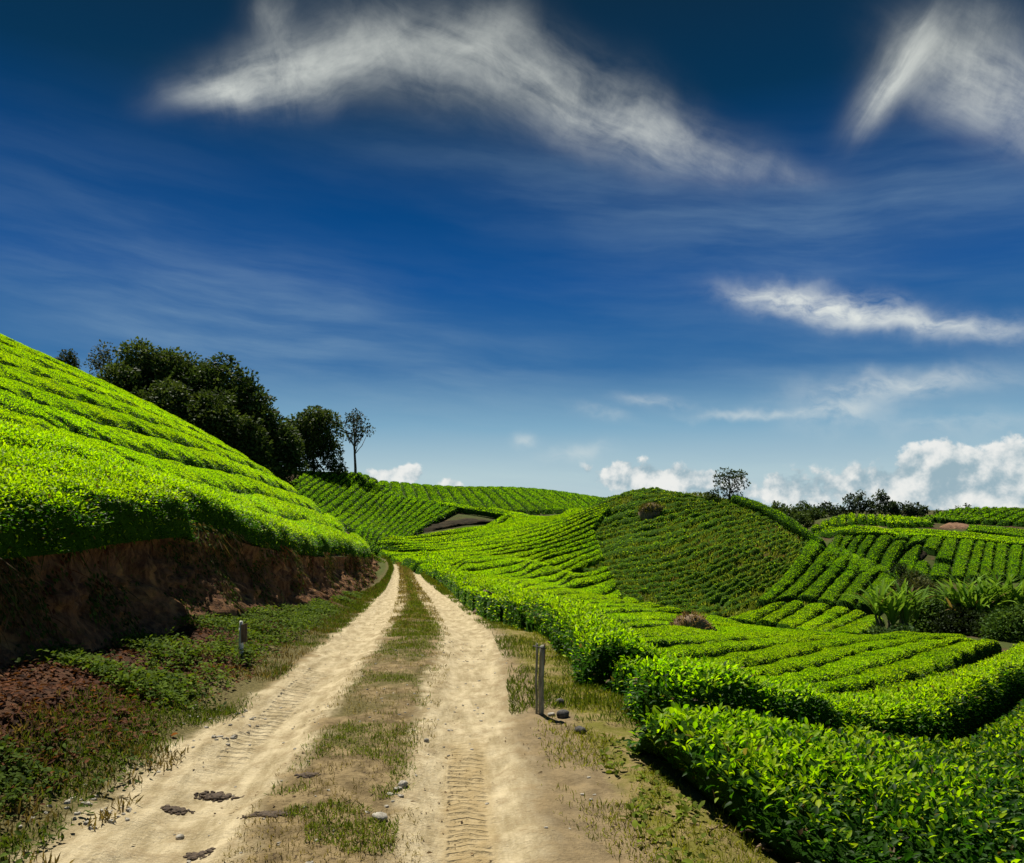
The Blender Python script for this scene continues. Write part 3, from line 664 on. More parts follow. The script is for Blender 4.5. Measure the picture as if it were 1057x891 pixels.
# --- rows beside the road and in the near right corner
def near_rows():
    yr = np.r_[np.linspace(58, 12, 60), np.linspace(11.5, 8.6, 12)]
    base = np.c_[road_x(yr) + hedge_w(yr), yr]; top = base + np.c_[1.15 + .2 * sstep(yr, 30, 10), np.zeros(len(yr))]
    n0 = guide([(640, 664), (680, 682), (720, 696), (760, 707), (800, 714), (850, 714), (900, 709), (960, 699), (1010, 684), (1040, 668)], .6, (0, 3))
    n1 = guide([(655, 700), (700, 711), (751, 716), (800, 725), (850, 729), (900, 725), (950, 714), (1010, 696), (1050, 678)], .6, (0.2, 3))
    n2 = guide([(652, 738), (700, 742), (750, 750), (816, 759), (881, 764), (946, 752), (1002, 726), (1057, 694)], .6, (.2, 3))
    kw = dict(near=True, cover=1.8, smin=.058, spx=2.2, young=.86, side_young=.12, K=17, p=3.0)
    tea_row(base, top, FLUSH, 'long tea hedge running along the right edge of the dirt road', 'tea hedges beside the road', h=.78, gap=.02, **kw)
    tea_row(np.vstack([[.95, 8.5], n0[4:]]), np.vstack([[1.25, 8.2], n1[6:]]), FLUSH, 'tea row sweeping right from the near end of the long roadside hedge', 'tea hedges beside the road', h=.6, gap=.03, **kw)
    n1 = np.vstack([[(1.3, 8.5), (1.9, 7.9)], n1[26:]]); n2r = np.vstack([[(1.02, 7.2), (1.6, 6.7)], n2[22:]])
    tea_row(n1, n2r, FLUSH, 'curved tea row just behind the large near bush, ending at the verge', 'tea hedges beside the road', h=.80, gap=.11, hfun=lambda P: .76 + .24 * sstep(P[:, 0], .9, 2.2), **kw)
    # the near bush: its far edge is the furrow n2, its near edge runs from the verge to the lower right corner
    n3 = np.array([(.92, 6.25), (.98, 5.3), (1.22, 4.45), (1.65, 4.0), (2.1, 4.05), (2.6, 4.4), (3.5, 5.1), (5.5, 6.6), (8, 8.6)])
    n3 = resample(smooth(resample(n3, 40), 4), 60)
    n2b = np.vstack([[(1.0, 6.45), (1.5, 6.15)], n2[22:] + np.array([.05, -.26])])
    global near_bush
    near_bush = tea_row(n2b, n3, LUSH, 'large leafy tea bush filling the near right corner by the road', 'tea hedges beside the road', h=.60, gap=.025, hfun=lambda P: .84 + .16 * sstep(P[:, 0], .9, 1.6) - .28 * sstep(P[:, 0], 1.7, 3.2), **dict(kw, smin=.066, K=31, p=3.2, cover=1.8, young=.82, under=.5, hump=.18))
    n4 = np.array([(2.05, 3.72), (2.35, 3.95), (3.0, 4.4), (4.5, 5.5)]); n5 = np.array([(2.1, 2.9), (2.8, 3.0), (3.8, 3.5), (5.2, 4.6)])
    tea_row(resample(n4, 30), resample(n5, 30), FLUSH, 'small bright tea bush cut off by the bottom right corner', 'tea hedges beside the road', h=.72, gap=.02, **dict(kw, smin=.075))
near_bush = None
near_rows()

# --- pale fields between the road, the dome and the valley
def fields():
    G = [guide(g, ext=(2 if i_ < 3 else 1, 1)) for i_, g in enumerate([
        [(413, 554), (441, 550), (478, 543), (530, 538.5), (570, 531), (610, 518)],
        [(404, 561), (440, 561), (490, 555), (535, 547), (575, 537), (618, 520)],
        [(412, 566), (460, 567), (520, 560), (570, 549), (597, 536), (622, 525)],
        [(441, 579), (480, 576), (540, 568), (585, 557), (603, 549)],
        [(458, 590), (500, 586), (560, 576), (608, 564)],
        [(480, 603), (530, 598), (580, 590), (612, 580)],
        [(505, 612), (550, 609), (600, 603), (622, 598)],
        [(545, 622), (590, 619), (640, 617)],
        [(580, 634), (640, 629), (695, 630)],
        [(610, 645), (680, 643), (740, 637), (800, 641), (850, 650), (890, 654)],
        [(632, 656), (700, 656), (770, 654), (850, 656), (905, 657)]])]
    rows(loft(G[:9], [3, 3, 3, 3, 3, 3, 2, 3]), FLUSH, 'bright tea row in the folds between road and dome hill, {} below the eroded scar', 'tea rows between the road and the dome hill', h=.6, gap=.085, spx=1.6, cover=1.4, K=11, young=.95, hump=.06,
         cuts=[(5.4, 56, 1.3, .9)])
    rows(loft(G[8:], [2, 1]), FLUSH, 'bright tea row at the foot of the dome hill, {} on the valley side', 'tea rows on the valley floor', h=.55, gap=.085, spx=1.6, cover=1.4, K=11, young=.95, hump=.06)
    V1 = [guide(g, ext=(.1, 1)) for g in [
        [(632, 656), (700, 656), (770, 654), (850, 656), (905, 657)],
        [(652, 664), (695, 665), (740, 662), (800, 658), (905, 656)],
        [(662, 676), (717, 679), (790, 666), (850, 660), (930, 656)],
        [(690, 688), (751, 694), (842, 671), (900, 661), (957, 656)],
        [(735, 699), (790, 699), (890, 673), (930, 664), (985, 659)],
        [(780, 707), (850, 705), (920, 682), (965, 668), (1005, 661)],
        [(815, 714), (898, 709), (993, 682), (1018, 667), (1030, 662)]]]
    rows(loft(V1, [1, 1, 1, 1, 1, 1]), FLUSH, 'wide bright tea row on the valley rise below the dome, {} from the far side', 'wide tea rows on the valley rise', h=.66, gap=.12, spx=1.7, smin=.05, cover=1.5, K=15, young=.96, hump=.08)
fields()

# --- the dome hill: young plants in curving rows
def dome():
    G = [guide(g, .45) for g in [
        [(614, 521), (640, 510), (668, 506), (700, 506), (745, 513)],
        [(606, 545), (640, 532), (690, 521), (745, 515), (770, 518)],
        [(598, 559), (640, 548), (690, 539), (745, 522), (785, 523)],
        [(604, 577), (650, 570), (690, 563), (750, 540), (803, 532)],
        [(612, 590), (660, 588), (700, 582), (760, 556), (818, 540)],
        [(626, 604), (660, 604), (700, 601), (760, 575), (832, 549)],
        [(642, 615), (680, 617), (720, 611), (775, 588), (842, 560)],
        [(662, 625), (690, 629), (735, 621), (785, 600), (826, 580)],
        [(680, 632), (705, 634), (745, 630), (785, 613), (806, 600)]]]
    x, y = unproject([674], [522], .3)[0]
    G = [G[0] + (G[0] - G[1]) * 1.1] + G
    rows(loft(G, [4, 3, 3, 3, 3, 3, 3, 3, 2]), DARK, 'dark row of young tea plants curving across the dome hill, {} below its crest', 'young tea rows on the dome hill', h=.42, gap=.14, spx=2.0, cover=1.2, K=7, p=2.2,
         young=.55, side_young=.3, thin=.13, bushes=.35, hump=.2, cuts=[(x, y, .9, .8)])
    E = [guide(g, .5, (1.5, .3)) for g in [
        [(836, 552), (818, 580), (796, 606), (778, 620)], [(852, 564), (826, 595), (806, 612), (795, 620)], [(866, 571), (838, 602), (822, 614)], [(881, 577), (852, 608), (842, 617)],
        [(893, 584), (869, 612), (862, 621)], [(906, 592), (888, 612), (882, 623)], [(924, 604), (906, 622)]]]
    rows(E, MID, 'broad tea row dropping down the right shoulder of the dome, {} from the left', 'tea rows on the right shoulder of the dome', h=.62, gap=.05, spx=1.7, K=11, young=.95)
    Fg = [guide(g, .5, (.2, .2)) for g in [
        [(790, 625), (770, 632), (745, 638)], [(816, 620), (795, 632), (778, 640)], [(832, 622), (812, 635), (800, 642)], [(860, 625), (828, 643), (820, 647)], [(881, 629), (846, 646), (836, 651)], [(896, 634), (856, 650), (850, 653)], [(914, 638), (888, 653)]]]
    rows(Fg, FLUSH, 'bright tea row in the hollow under the dome shoulder, {} from the left', 'tea rows in the hollow below the dome shoulder', h=.6, gap=.05, spx=1.7, K=11, young=.93)
    # the edge row that climbs the dome's ridge and the bright edge along its left flank
    tea_row(guide([(752, 512), (790, 523), (822, 542), (850, 561)], .4, (0, .5)), guide([(752, 516), (788, 529), (818, 547), (842, 563)], .4, (0, .5)), MID, 'dark hedge along the right-hand skyline of the dome hill', None, h=.8, gap=.05, spx=1.7, young=.5)
dome()

# --- middle and back hills on the left, terraces on the right
def far_fields():
    M1 = [guide(g, ext=(1, 4)) for g in [
        [(316, 485), (302, 494), (292, 501)], [(352, 487), (330, 502), (318, 512)], [(374, 488), (352, 508), (335, 520)], [(398, 500), (375, 520), (358, 534)], [(412, 510), (390, 532), (376, 545)], [(440, 516), (412, 540), (396, 555)], [(476, 522), (440, 540), (421, 554)]]]
    rows(loft(M1, [4, 3, 3, 3, 4, 4]), MID, 'tea row slanting down the wooded middle hill, {} from the trees', 'tea rows on the middle hill', h=.5, gap=.07, spx=1.7, K=7, young=.92)
    M2 = [guide(g, ext=(.5, 2)) for g in [[(440, 514.5), (480, 521.5), (520, 527), (560, 533)], [(455, 520), (490, 526), (530, 531), (560, 535)], [(476, 524), (505, 528.5), (532, 533.5), (556, 536)]]]
    rows(M2, FLUSH, 'bright tea row along the lip above the eroded scar, {} from the crest', 'tea rows above the scar', h=.6, gap=.05, spx=1.7, K=7)
    xs = np.linspace(-45, 20, 34)
    L = [np.array([(x + 6 * (1 - q) + 2, 151.5 - 33 * (1 - q)) for q in np.linspace(0, 1, 24)]) for x in xs * 1.0]
    rows(L, MID, 'tea row climbing the distant ridge on the skyline, {} from the left', 'tea rows on the distant ridge', h=.6, gap=.07, spx=1.7, K=7, young=.8)
    Gr = [guide(g, ext=(0, .5)) for g in [
        [(862, 552), (852, 566), (842, 580)], [(884, 552.5), (868, 570), (860, 584)], [(906, 553), (888, 579), (884, 590)], [(923, 553), (903, 585), (900, 592)], [(940, 553.5), (917, 590)], [(957, 554), (938, 592)],
        [(975, 555), (962, 578), (958, 594)], [(990, 556.5), (984, 578), (980, 595)], [(1007, 558), (1000, 580), (996, 595)], [(1028, 560.5), (1025, 580), (1024, 594)], [(1057, 563.5), (1054, 580), (1052, 594)], [(1110, 566), (1110, 580), (1110, 594)]]]
    x1, y1 = unproject([950], [570], .4)[0]
    rows(loft(Gr, [2, 2, 1, 1, 1, 1, 1, 1, 2, 2, 4]), MID, 'upright tea row on the facing slope at right, {} from the left', 'upright tea rows on the facing slope', h=.7, gap=.06, spx=1.7, K=9, young=.92, cuts=[(x1, y1, 1.5, 3.2)])
    x2, y2 = unproject([902], [545], .3)[0]; x3, y3 = unproject([987], [541], .3)[0]
    tl = guide([(842, 540.5), (870, 528.5), (905, 531), (942, 534)], .5, (1, 2)); tm = guide([(843, 546), (872, 541), (910, 541), (955, 540)], .5, (1, 2)); tb = guide([(850, 550.5), (900, 551), (960, 553), (1010, 557), (1060, 562)], .5, (1, 6))
    tm2 = guide([(843, 546.5), (880, 544), (930, 545), (985, 548), (1060, 556)], .5, (1, 6))
    up = loft([tl, tm], [1]); a, b = tl, tm
    cross = [np.array([a[i] + (b[i] - a[i]) * q for q in np.linspace(0, 1, 16)]) for i in np.linspace(1, 58, 15).astype(int)]
    rows(cross, FLUSH, 'narrow tea row on the far terrace below the tall trees, {} from the left', 'tea rows on the upper terrace', h=.6, gap=.09, spx=2.0, K=7, cuts=[(x2, y2, 2.3, 3.0)])
    rows(loft([tm2, tb], [3]), FLUSH, 'tea row along the terrace edge above the facing slope, {} from the back', 'tea rows along the terrace edge', h=.6, gap=.08, spx=2.0, K=7, cuts=[(x2, y2, 2.6, 3.4), (x3, y3, 2.8, 3.0)])
    il = guide([(962, 532), (980, 525.5), (1000, 524), (1057, 525), (1110, 526)], .5, (1, 2)); im = guide([(950, 538), (985, 536), (1010, 538), (1057, 540), (1110, 542)], .5, (1, 2))
    cross = [np.array([il[i] + (im[i] - il[i]) * q for q in np.linspace(0, 1, 16)]) for i in np.linspace(1, 58, 19).astype(int)]
    rows(cross, MID, 'tea row on the farthest hilltop at right, {} from the left', 'tea rows on the farthest right hill', h=.7, gap=.1, spx=2.0, K=7, cuts=[(x3, y3, 3.2, 4)])
    ib = guide([(1003, 542), (1030, 544), (1060, 547), (1110, 549)], .5, (1, 4)); ib2 = guide([(1003, 547), (1030, 550), (1060, 554.5), (1110, 557)], .5, (1, 4))
    rows(loft([ib, ib2], [3]), MID, 'tea row on the slope under the farthest hilltop, {} from the top', 'tea rows under the farthest right hill', h=.6, gap=.1, spx=2.0, K=7)
far_fields()

# ------------------------------------------------------------------ bare earth: the scar, landslips
def earth_patch(name, poly_uv, Y, M, label=None):
    """a slipped face of bare earth lying on the land, outlined as it is seen"""
    q = resample(np.vstack([poly_uv, poly_uv[:1]]), 41)[:-1]; c = q.mean(0)
    rings = [1.0, .75, .5, .25]; pts = [c + (q - c) * k for k in rings] + [c[None]]
    P = np.vstack(pts); G = unproject(P[:, 0], P[:, 1], .12)
    n = fbm(G[:, 0] * 1.3, G[:, 1] * 1.3, 77, 3)
    z = hz(G[:, 0], G[:, 1]) + .06 + np.r_[np.zeros(40) - .2, np.full(40, .05), np.full(40, .1), np.full(40, .1), .1] + (n - .5) * .35
    V = np.c_[G, z]; m = 40; i = np.arange(m); j = (i + 1) % m
    fs = [np.stack([k * m + i, k * m + j, (k + 1) * m + j, (k + 1) * m + i], -1) for k in range(3)] + [np.stack([3 * m + i, 3 * m + j, np.full(m, 4 * m)], -1)]
    return tag(mesh_obj(name, V, fs, [M]), kind='structure')
def slip_mat(name, c1, c2):
    m, N, b = mat(name); g = N.new('ShaderNodeNewGeometry').outputs['Position']; n = N.noise(g, 1.6, 6, .65)
    N.put(b.inputs['Base Color'], N.mix(N.ss(n, .3, .7), (*c1, 1), (*c2, 1))); b.inputs['Roughness'].default_value = .95; b.inputs['Specular IOR Level'].default_value = .1
    bp = N.new('ShaderNodeBump'); bp.inputs['Strength'].default_value = 1; bp.inputs['Distance'].default_value = .3; N.put(bp.inputs['Height'], n); N.l.new(bp.outputs[0], b.inputs['Normal']); return m
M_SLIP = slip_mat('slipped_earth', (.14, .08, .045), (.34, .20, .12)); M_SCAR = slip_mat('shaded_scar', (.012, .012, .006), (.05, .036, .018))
earth_patch('terrain_scar', [(419, 550), (428, 545), (441, 540), (460, 536.5), (486, 533), (505, 535.5), (535, 537.5), (510, 539), (474, 541.5), (440, 548)], 75, M_SCAR)
earth_patch('terrain_slip', [(887, 549), (889, 543.5), (899, 541.5), (912, 542), (917, 545), (912, 549.5), (900, 551)], 97, M_SLIP)
earth_patch('terrain_slip', [(968, 543), (978, 538.5), (988, 537.5), (1000, 540), (1006, 545), (985, 545)], 105, M_SLIP)
earth_patch('terrain_slip', [(942, 572), (948, 565), (957, 564.5), (959, 570), (952, 577), (944, 581)], 82, M_SCAR)

# ------------------------------------------------------------------ trees
def blob_shell(n):
    d = rng.normal(0, 1, (n, 3)); return d / np.linalg.norm(d, axis=1, keepdims=True)
def tree(name, u, vtop, Y, wpx, label, group=None, col=((.012, .030, .008), (.05, .085, .02)), crown_base=.25, dens=1.0, leaf=.30, nclump=46, lean=0.0, zbase=None, shape=(1, 1), flat=.0, cat='tree', gap=0.0, trunk=True):
    x = (u - CX) / F * Y; z0 = float(hz(x, Y)) if zbase is None else zbase
    ht = H - (vtop - HY) / F * Y - z0; rad = wpx / 2 / F * Y
    root = empty(name, (x, Y, z0 - .1), label, cat, group)
    cz = ht * (crown_base + 1) / 2; rz = ht * (1 - crown_base) / 2
    # clumps through the crown's volume
    d = blob_shell(nclump); rr = rng.uniform(.35, 1.0, (nclump, 1)) ** .6
    cl = d * rr * np.array([rad, rad, rz]) * .80; cl[:, :2] *= (1 - .25 * np.clip(cl[:, 2:] / rz, -1, 1)) * shape[0]
    cl[:, :2] *= rng.uniform(.8, 1.18, (nclump, 1)); cl[:, 2] += cz + rng.normal(0, rz * .06, nclump)
    if flat: cl[:, 2] = np.maximum(cl[:, 2], cz - rz * (1 - flat))
    cl[:, 0] += lean * cl[:, 2]
    cr = rng.uniform(.20, .36, nclump) * min(rad, rz) * shape[1] + .15
    pile = Pile(); nl = np.maximum(8, (cr ** 2 * 30 * dens / leaf ** 2 * .5)).astype(int)
    idx = np.repeat(np.arange(nclump), nl); m = len(idx)
    dd = blob_shell(m); rad_ = rng.uniform(.25, 1.0, (m, 1)) ** .5
    P = cl[idx] + dd * rad_ * cr[idx][:, None] * np.array([1.15, 1.15, .8])
    tone = rng.uniform(0, 1, nclump)[idx][:, None]
    c = np.array(col[0]) * (1 - tone) + np.array(col[1]) * tone; C = np.clip(c * (1 + rng.normal(0, .25, (m, 1))), .003, .5)
    D = dd + rng.normal(0, .6, (m, 3)) + np.array([0, 0, -.2]); D /= np.linalg.norm(D, axis=1, keepdims=True)
    pile.add(*leaf_set(P, D, leaf * rng.uniform(.6, 1.4, m), C, T_QUAD, wid=rng.uniform(.9, 1.5, m), roll=.8))
    pile.build('crown', [M_TREE], root)
    if trunk:
        tr = Pile(); r0 = max(.09, ht * .022)
        top = np.array([lean * cz, 0, cz + rz * .4]); q = np.linspace(0, 1, 9)[:, None]
        pts = top * q + np.c_[np.sin(q * 5 + u) * .03 * ht * q, np.cos(q * 4 + u) * .02 * ht * q, 0 * q]
        V, fs = tube(pts, r0 * (1 - .75 * q[:, 0])); tr.add(V, fs, np.full((len(V), 3), .1))
        for k in rng.choice(nclump, min(12, nclump), False):
            b0 = pts[int(np.clip(cl[k, 2] / ht * 8 * .75, 2, 7))]; mid_ = (b0 + cl[k]) / 2 + np.array([0, 0, -.05 * ht])
            V, fs = tube([b0, mid_, cl[k]], [r0 * .4, r0 * .25, r0 * .08], 5); tr.add(V, fs, np.full((len(V), 3), .1))
        tr.build('trunk', [M_BARK], root)
    return root

GR = 'dark trees of the grove behind the left hill'
DK = ((.030, .060, .016), (.10, .145, .034))
grove = [(190, 343, 77, 92, 'tallest dark tree at the middle of the grove above the left hill'), (150, 348, 76, 78, 'dark round tree beside the pale thin tree in the grove'),
         (226, 359, 76, 76, 'dark tree right of the tallest one in the grove'), (254, 380, 75, 62, 'dark tree on the sloping right shoulder of the grove'),
         (274, 402, 74, 54, 'dark tree low on the right shoulder of the grove'), (290, 432, 73, 44, 'small dark tree at the right foot of the grove'),
         (215, 398, 71, 74, 'dark tree standing in front at the middle of the grove'), (168, 385, 71, 70, 'dark tree in front of the grove near the hill edge'),
         (257, 425, 70, 58, 'dark tree in front of the grove just above the tea slope'), (128, 368, 72, 50, 'dark tree at the left end of the grove')]
for u, vt, Y, w_, lab in grove: tree('grove_tree', u, vt, Y, w_, lab, GR, DK, .05, 1.15, .32, 70)
tree('pale_tree', 110, 348, 78, 40, 'pale thin tree with sparse leaves at the left end of the grove', None, ((.04, .055, .025), (.10, .12, .05)), .2, .35, .24, 34)
tree('small_tree', 70, 361, 60, 21, 'small round tree peeking over the skyline of the left hill', None, ((.03, .045, .02), (.07, .09, .03)), .1, .8, .18, 22, zbase=W(70, 384, 60)[2])
tree('spreading_tree', 324, 415, 92, 64, 'spreading dark tree with a flat crown between the grove and the slim tree', None, DK, .08, .95, .34, 60, flat=.25)
tree('slim_tree', 367, 419, 94, 36, 'slim open tree with a bare lower trunk alone on the middle hill', None, ((.016, .03, .016), (.05, .07, .035)), .42, .55, .28, 26, shape=(1, .8))
for u, vt, w_, lab in [(304, 446, 36, 'low dark bush under the spreading tree, next to the grove'), (344, 468, 26, 'low dark bush right of the spreading tree'), (322, 473, 24, 'small bush at the foot of the spreading tree')]:
    tree('bush', u, vt, 91, w_, lab, 'bushes under the spreading tree', DK, -.1, 1.0, .28, 18, cat='bush', trunk=False)
tree('hilltop_tree', 753, 480, 63.2, 38, 'dark bushy tree standing alone on top of the dome hill', None, ((.03, .055, .028), (.08, .115, .05)), .12, .5, .17, 26, shape=(1.1, .8))
for u, vt, w_, lab in [(735, 506, 20, 'low dark bush left of the tree on the dome'), (765, 509, 24, 'low dark bush right of the tree on the dome')]:
    tree('bush', u, vt, 62.5, w_, lab, 'bushes on the dome crest', DK, -.2, 1.0, .16, 14, cat='bush', trunk=False)
# the wood behind the right-hand fields
FG = 'trees of the wood behind the right-hand fields'
wood = [(786, 519, 118, 26), (800, 518, 122, 28), (815, 520, 116, 26), (829, 517, 124, 28), (842, 521, 118, 26), (806, 527, 108, 26), (826, 528, 108, 24), (790, 528, 106, 22)]
for i, (u, vt, Y, w_) in enumerate(wood): tree('wood_tree', u, vt, Y, w_, 'leafy green tree in the wood right of the dome, {} of eight'.format(nth(i + 1)), FG, ((.03, .065, .014), (.10, .15, .03)), .1, 1.0, .36, 30)
tall = [(852, 515, 120, 17, .1), (864, 517, 122, 16, .1), (877, 507, 122, 18, .2), (888, 505, 124, 17, .25), (899, 510, 124, 15, .2), (908, 503.5, 121, 18, .2), (917, 512, 123, 15, .2), (926, 516, 123, 15, .2), (936, 516, 122, 13, .2), (944, 517, 122, 14, .15), (952, 520, 124, 12, .1)]
for i, (u, vt, Y, w_, cb) in enumerate(tall): tree('tall_tree', u, vt, Y, w_, 'tall dark narrow tree on the far skyline, {} from the left'.format(nth(i + 1)), 'tall trees on the far right skyline', ((.03, .055, .028), (.075, .11, .045)), cb, .9, .36, 26, shape=(.95, .9))
for u, vt, w_, lab in [(1000, 518, 9, 'tiny round bush on the farthest right hilltop'), (968, 524, 7, 'tiny bush at the left end of the farthest hilltop'), (990, 521.5, 8, 'tiny low bush beside the round one on the farthest hilltop')]:
    tree('bush', u, vt, 130, w_, lab, 'bushes on the farthest hilltop', DK, -.3, 1.0, .3, 8, cat='bush', trunk=False)

# ------------------------------------------------------------------ plants in the hollow at right
def shrub(u, vtop, Y, wpx, vbase, label, col, leaf=.13, dens=1.0, n=40, group='shrubs in the hollow at right', name='shrub'):
    x = (u - CX) / F * Y; z0 = float(hz(x, Y))
    return tree(name, u, vtop, Y, wpx, label, group, col, -.25, dens, leaf, n, cat='shrub', trunk=True)
SG = ((.036, .085, .016), (.12, .21, .036))
shrub(966, 604, 36, 66, 0, 'large dark shrub between the two clumps of tall strap-leaved plants', SG, n=60)
shrub(948, 590, 47, 58, 0, 'brownish green shrub behind the dark one in the hollow', ((.04, .05, .016), (.10, .11, .035)), n=40)
shrub(995, 622, 34, 52, 0, 'very dark shrub under the right clump of strap-leaved plants', ((.008, .018, .006), (.03, .05, .014)), n=46)
shrub(1046, 622, 31.5, 52, 0, 'round green shrub at the right edge beside the valley rise', SG, n=50)
shrub(1020, 628, 33, 40, 0, 'dark shrub wedged between the round shrub and the strap-leaved plants', ((.010, .022, .007), (.035, .06, .016)), n=36)
shrub(922, 592, 60, 30, 0, 'rounded dark shrub below the slip in the upright tea rows', ((.012, .03, .009), (.04, .07, .018)), n=30)
shrub(930, 580, 74, 20, 0, 'dark bush standing on the slip among the upright tea rows', ((.012, .028, .009), (.04, .065, .016)), n=20)
shrub(945, 584, 70, 22, 0, 'small round shrub below the slip, right of the rounded dark shrub', SG, n=24)
shrub(906, 646, 32.5, 22, 0, 'low pale green weed clump at the foot of the left strap-leaved plant', ((.05, .10, .03), (.12, .20, .05)), .11, 1.0, 22)
shrub(930, 644, 32, 34, 0, 'wide low weed clump in front of the left strap-leaved plant', ((.04, .09, .025), (.10, .17, .045)), .11, 1.0, 26)

def strap_plant(u, vtop, vb, Y, spread, label, nstem=5, nleaf=9, group='tall strap-leaved plants in the hollow'):
    x = (u - CX) / F * Y; z0 = float(hz(x, Y)); ht = H - (vtop - HY) / F * Y - z0
    root = empty('strap_leaved_plant', (x, Y, z0), label, 'plant', group)
    for s in range(nstem):
        a = rng.uniform(0, 6.28); b = np.array([math.cos(a), math.sin(a), 0]) * rng.uniform(.05, .3) * spread
        hs = ht * rng.uniform(.18, .45); tip = b * 1.5 + np.array([rng.normal(0, .06), rng.normal(0, .06), hs])
        V, fs = tube([b * .7, (b + tip) / 2, tip], [.09, .075, .05], 8); p = Pile(); p.add(V, fs, np.full((len(V), 3), .1)); p.build('stem', [M_BARK2], root)
        lv = Pile()
        for k in range(nleaf):
            az_ = rng.uniform(0, 6.28); L = ht * rng.uniform(.5, .82); e0 = rng.uniform(.9, 1.45); bend = rng.uniform(.5, 1.7)
            q = np.linspace(0, 1, 9); e = e0 - bend * q ** 1.6
            st = np.c_[np.cos(az_) * np.cos(e), np.sin(az_) * np.cos(e), np.sin(e)] * (L / 8)
            c = tip + np.vstack([np.zeros(3), np.cumsum(st[:-1], 0)])
            sd = np.array([-math.sin(az_), math.cos(az_), 0]); w_ = L * .036 * np.sin(np.pi * np.clip(q * .93 + .07, 0, 1)) ** .6
            up = np.array([0, 0, .35])
            Lf = c + sd * w_[:, None] + up * w_[:, None]; Rt = c - sd * w_[:, None] + up * w_[:, None]
            V = np.stack([Lf, c, Rt], 1).reshape(-1, 3)
            col = tints(1, (.09, .20, .02), (.24, .40, .05)) if rng.random() > .05 else tints(1, (.14, .10, .04), (.26, .19, .08))
            lv.add(V, [grid_faces(9, 3)], np.repeat(col, len(V), 0))
        lv.build('leaves', [M_GRASS], root)
    return root
M_BARK2 = bark_mat('plant_stem', (.05, .06, .025), (.16, .14, .06))
strap_plant(924, 599, 655, 34, 2.4, 'clump of tall strap-leaved plants at the left side of the hollow', 11, 15)
strap_plant(1000, 596, 650, 35, 2.0, 'tall strap-leaved plant rising above the very dark shrub', 11, 14)
strap_plant(1024, 592, 650, 35.5, 1.5, 'strap-leaved plant with arching leaves, right of the one above the very dark shrub', 11, 14)
strap_plant(1050, 594, 650, 35, 1.6, 'strap-leaved plant at the right picture edge above the round shrub', 11, 14)

# ------------------------------------------------------------------ small things by the road
def on_strip(u, v):
    """where the sight line through a photo pixel meets the verge or road"""
    ys = np.linspace(2.5, 60, 6000); x = (u - CX) / F * ys; z = H - (v - HY) / F * ys
    g = z - strip_z(x - road_x(ys), ys); k = int((g < 0).argmax()); return float(x[k]), float(ys[k]), float(strip_z(x[k] - road_x(ys[k]), ys[k]))
def rock_mesh(rx, ry, rz, seed, rough=.28, n=14, m=9):
    th = np.linspace(0, np.pi, m)[:, None]; ph = np.linspace(0, 2 * np.pi, n, endpoint=False)[None]
    D = np.stack([np.sin(th) * np.cos(ph), np.sin(th) * np.sin(ph), np.cos(th) * np.ones_like(ph)], -1)
    k = 1 + rough * ((fbm(D[..., 0] * 1.6 + D[..., 2] * 2.3 + seed, D[..., 1] * 1.6 + seed * .7, seed, 3) - .5) * 2)
    V = D * k[..., None]; V = np.sign(V) * np.abs(V) ** .85
    V = V * np.array([rx, ry, rz]); i = np.arange(m - 1)[:, None] * n; j = np.arange(n)[None]; j2 = (j + 1) % n
    f = np.stack([i + j, i + n + j, i + n + j2, i + j2], -1).reshape(-1, 4); return V.reshape(-1, 3), f
def single(name, V, fs, M, loc, label, cat, group=None, smooth_=True, rot=0):
    c, s = math.cos(rot), math.sin(rot); V = V @ np.array([[c, s, 0], [-s, c, 0], [0, 0, 1]])
    o = mesh_obj(name, V, fs, [M], smooth_=smooth_); o.location = loc; return tag(o, label, cat, group)
# two-pole marker post right of the road
x, y, z = on_strip(557, 737)
post = empty('marker_post', (x, y, z), 'weathered wooden post with a thinner pole beside it, on the right verge', 'post')
def pole(name, dx, dy, r, h, M, parent, k=10, sq=False, lean=(0, 0)):
    q = np.linspace(0, 1, 8); pts = np.c_[dx + lean[0] * q + .004 * np.sin(q * 9), dy + lean[1] * q, -.06 + (h + .06) * q]
    V, fs = tube(pts, r * (1 + .05 * np.sin(q * 17)), k); V[-k:, 2] += rng.uniform(-.012, .012, k)
    return mesh_obj(name, V, fs, [M], parent=parent)
pole('thick_pole', .010, 0, .026, .62, M_POST, post, lean=(.012, 0)); pole('thin_pole', -.030, .03, .011, .645, M_POST, post, 8, lean=(.004, 0))
V, fs = tube([(.044, -.01, .45), (.044, -.012, .54), (.044, -.01, .645)], [.007, .009, .006], 6); mesh_obj('splinter', V, fs, [M_BOARD], parent=post)
V, fs = tube([(-.06, .02, .622), (.02, -.036, .612), (.06, -.01, .60)], [.006, .006, .006], 6); mesh_obj('wire_tie', V, fs, [M_DARKSTONE], parent=post)
# white marker post on the left verge
x, y, z = on_strip(249, 679)
post = empty('marker_post', (x, y, z), 'short white post with a brown board, in the weeds of the left verge', 'post')
pole('pole', 0, 0, .028, .36, M_WHITE, post); pole('pole_top', -.004, .002, .02, .43, M_WHITE, post)
bw, bt, bh = .034, .012, .11; bxv = np.array([(sx * bw + .045, sy * bt - .03, sz * bh + .30 + .01 * sx) for sx in (-1, 1) for sy in (-1, 1) for sz in (-1, 1)])
bf = np.array([[0, 1, 3, 2], [4, 6, 7, 5], [0, 4, 5, 1], [2, 3, 7, 6], [0, 2, 6, 4], [1, 5, 7, 3]])
mesh_obj('board', bxv, [bf], [M_BOARD], parent=post, smooth_=False)
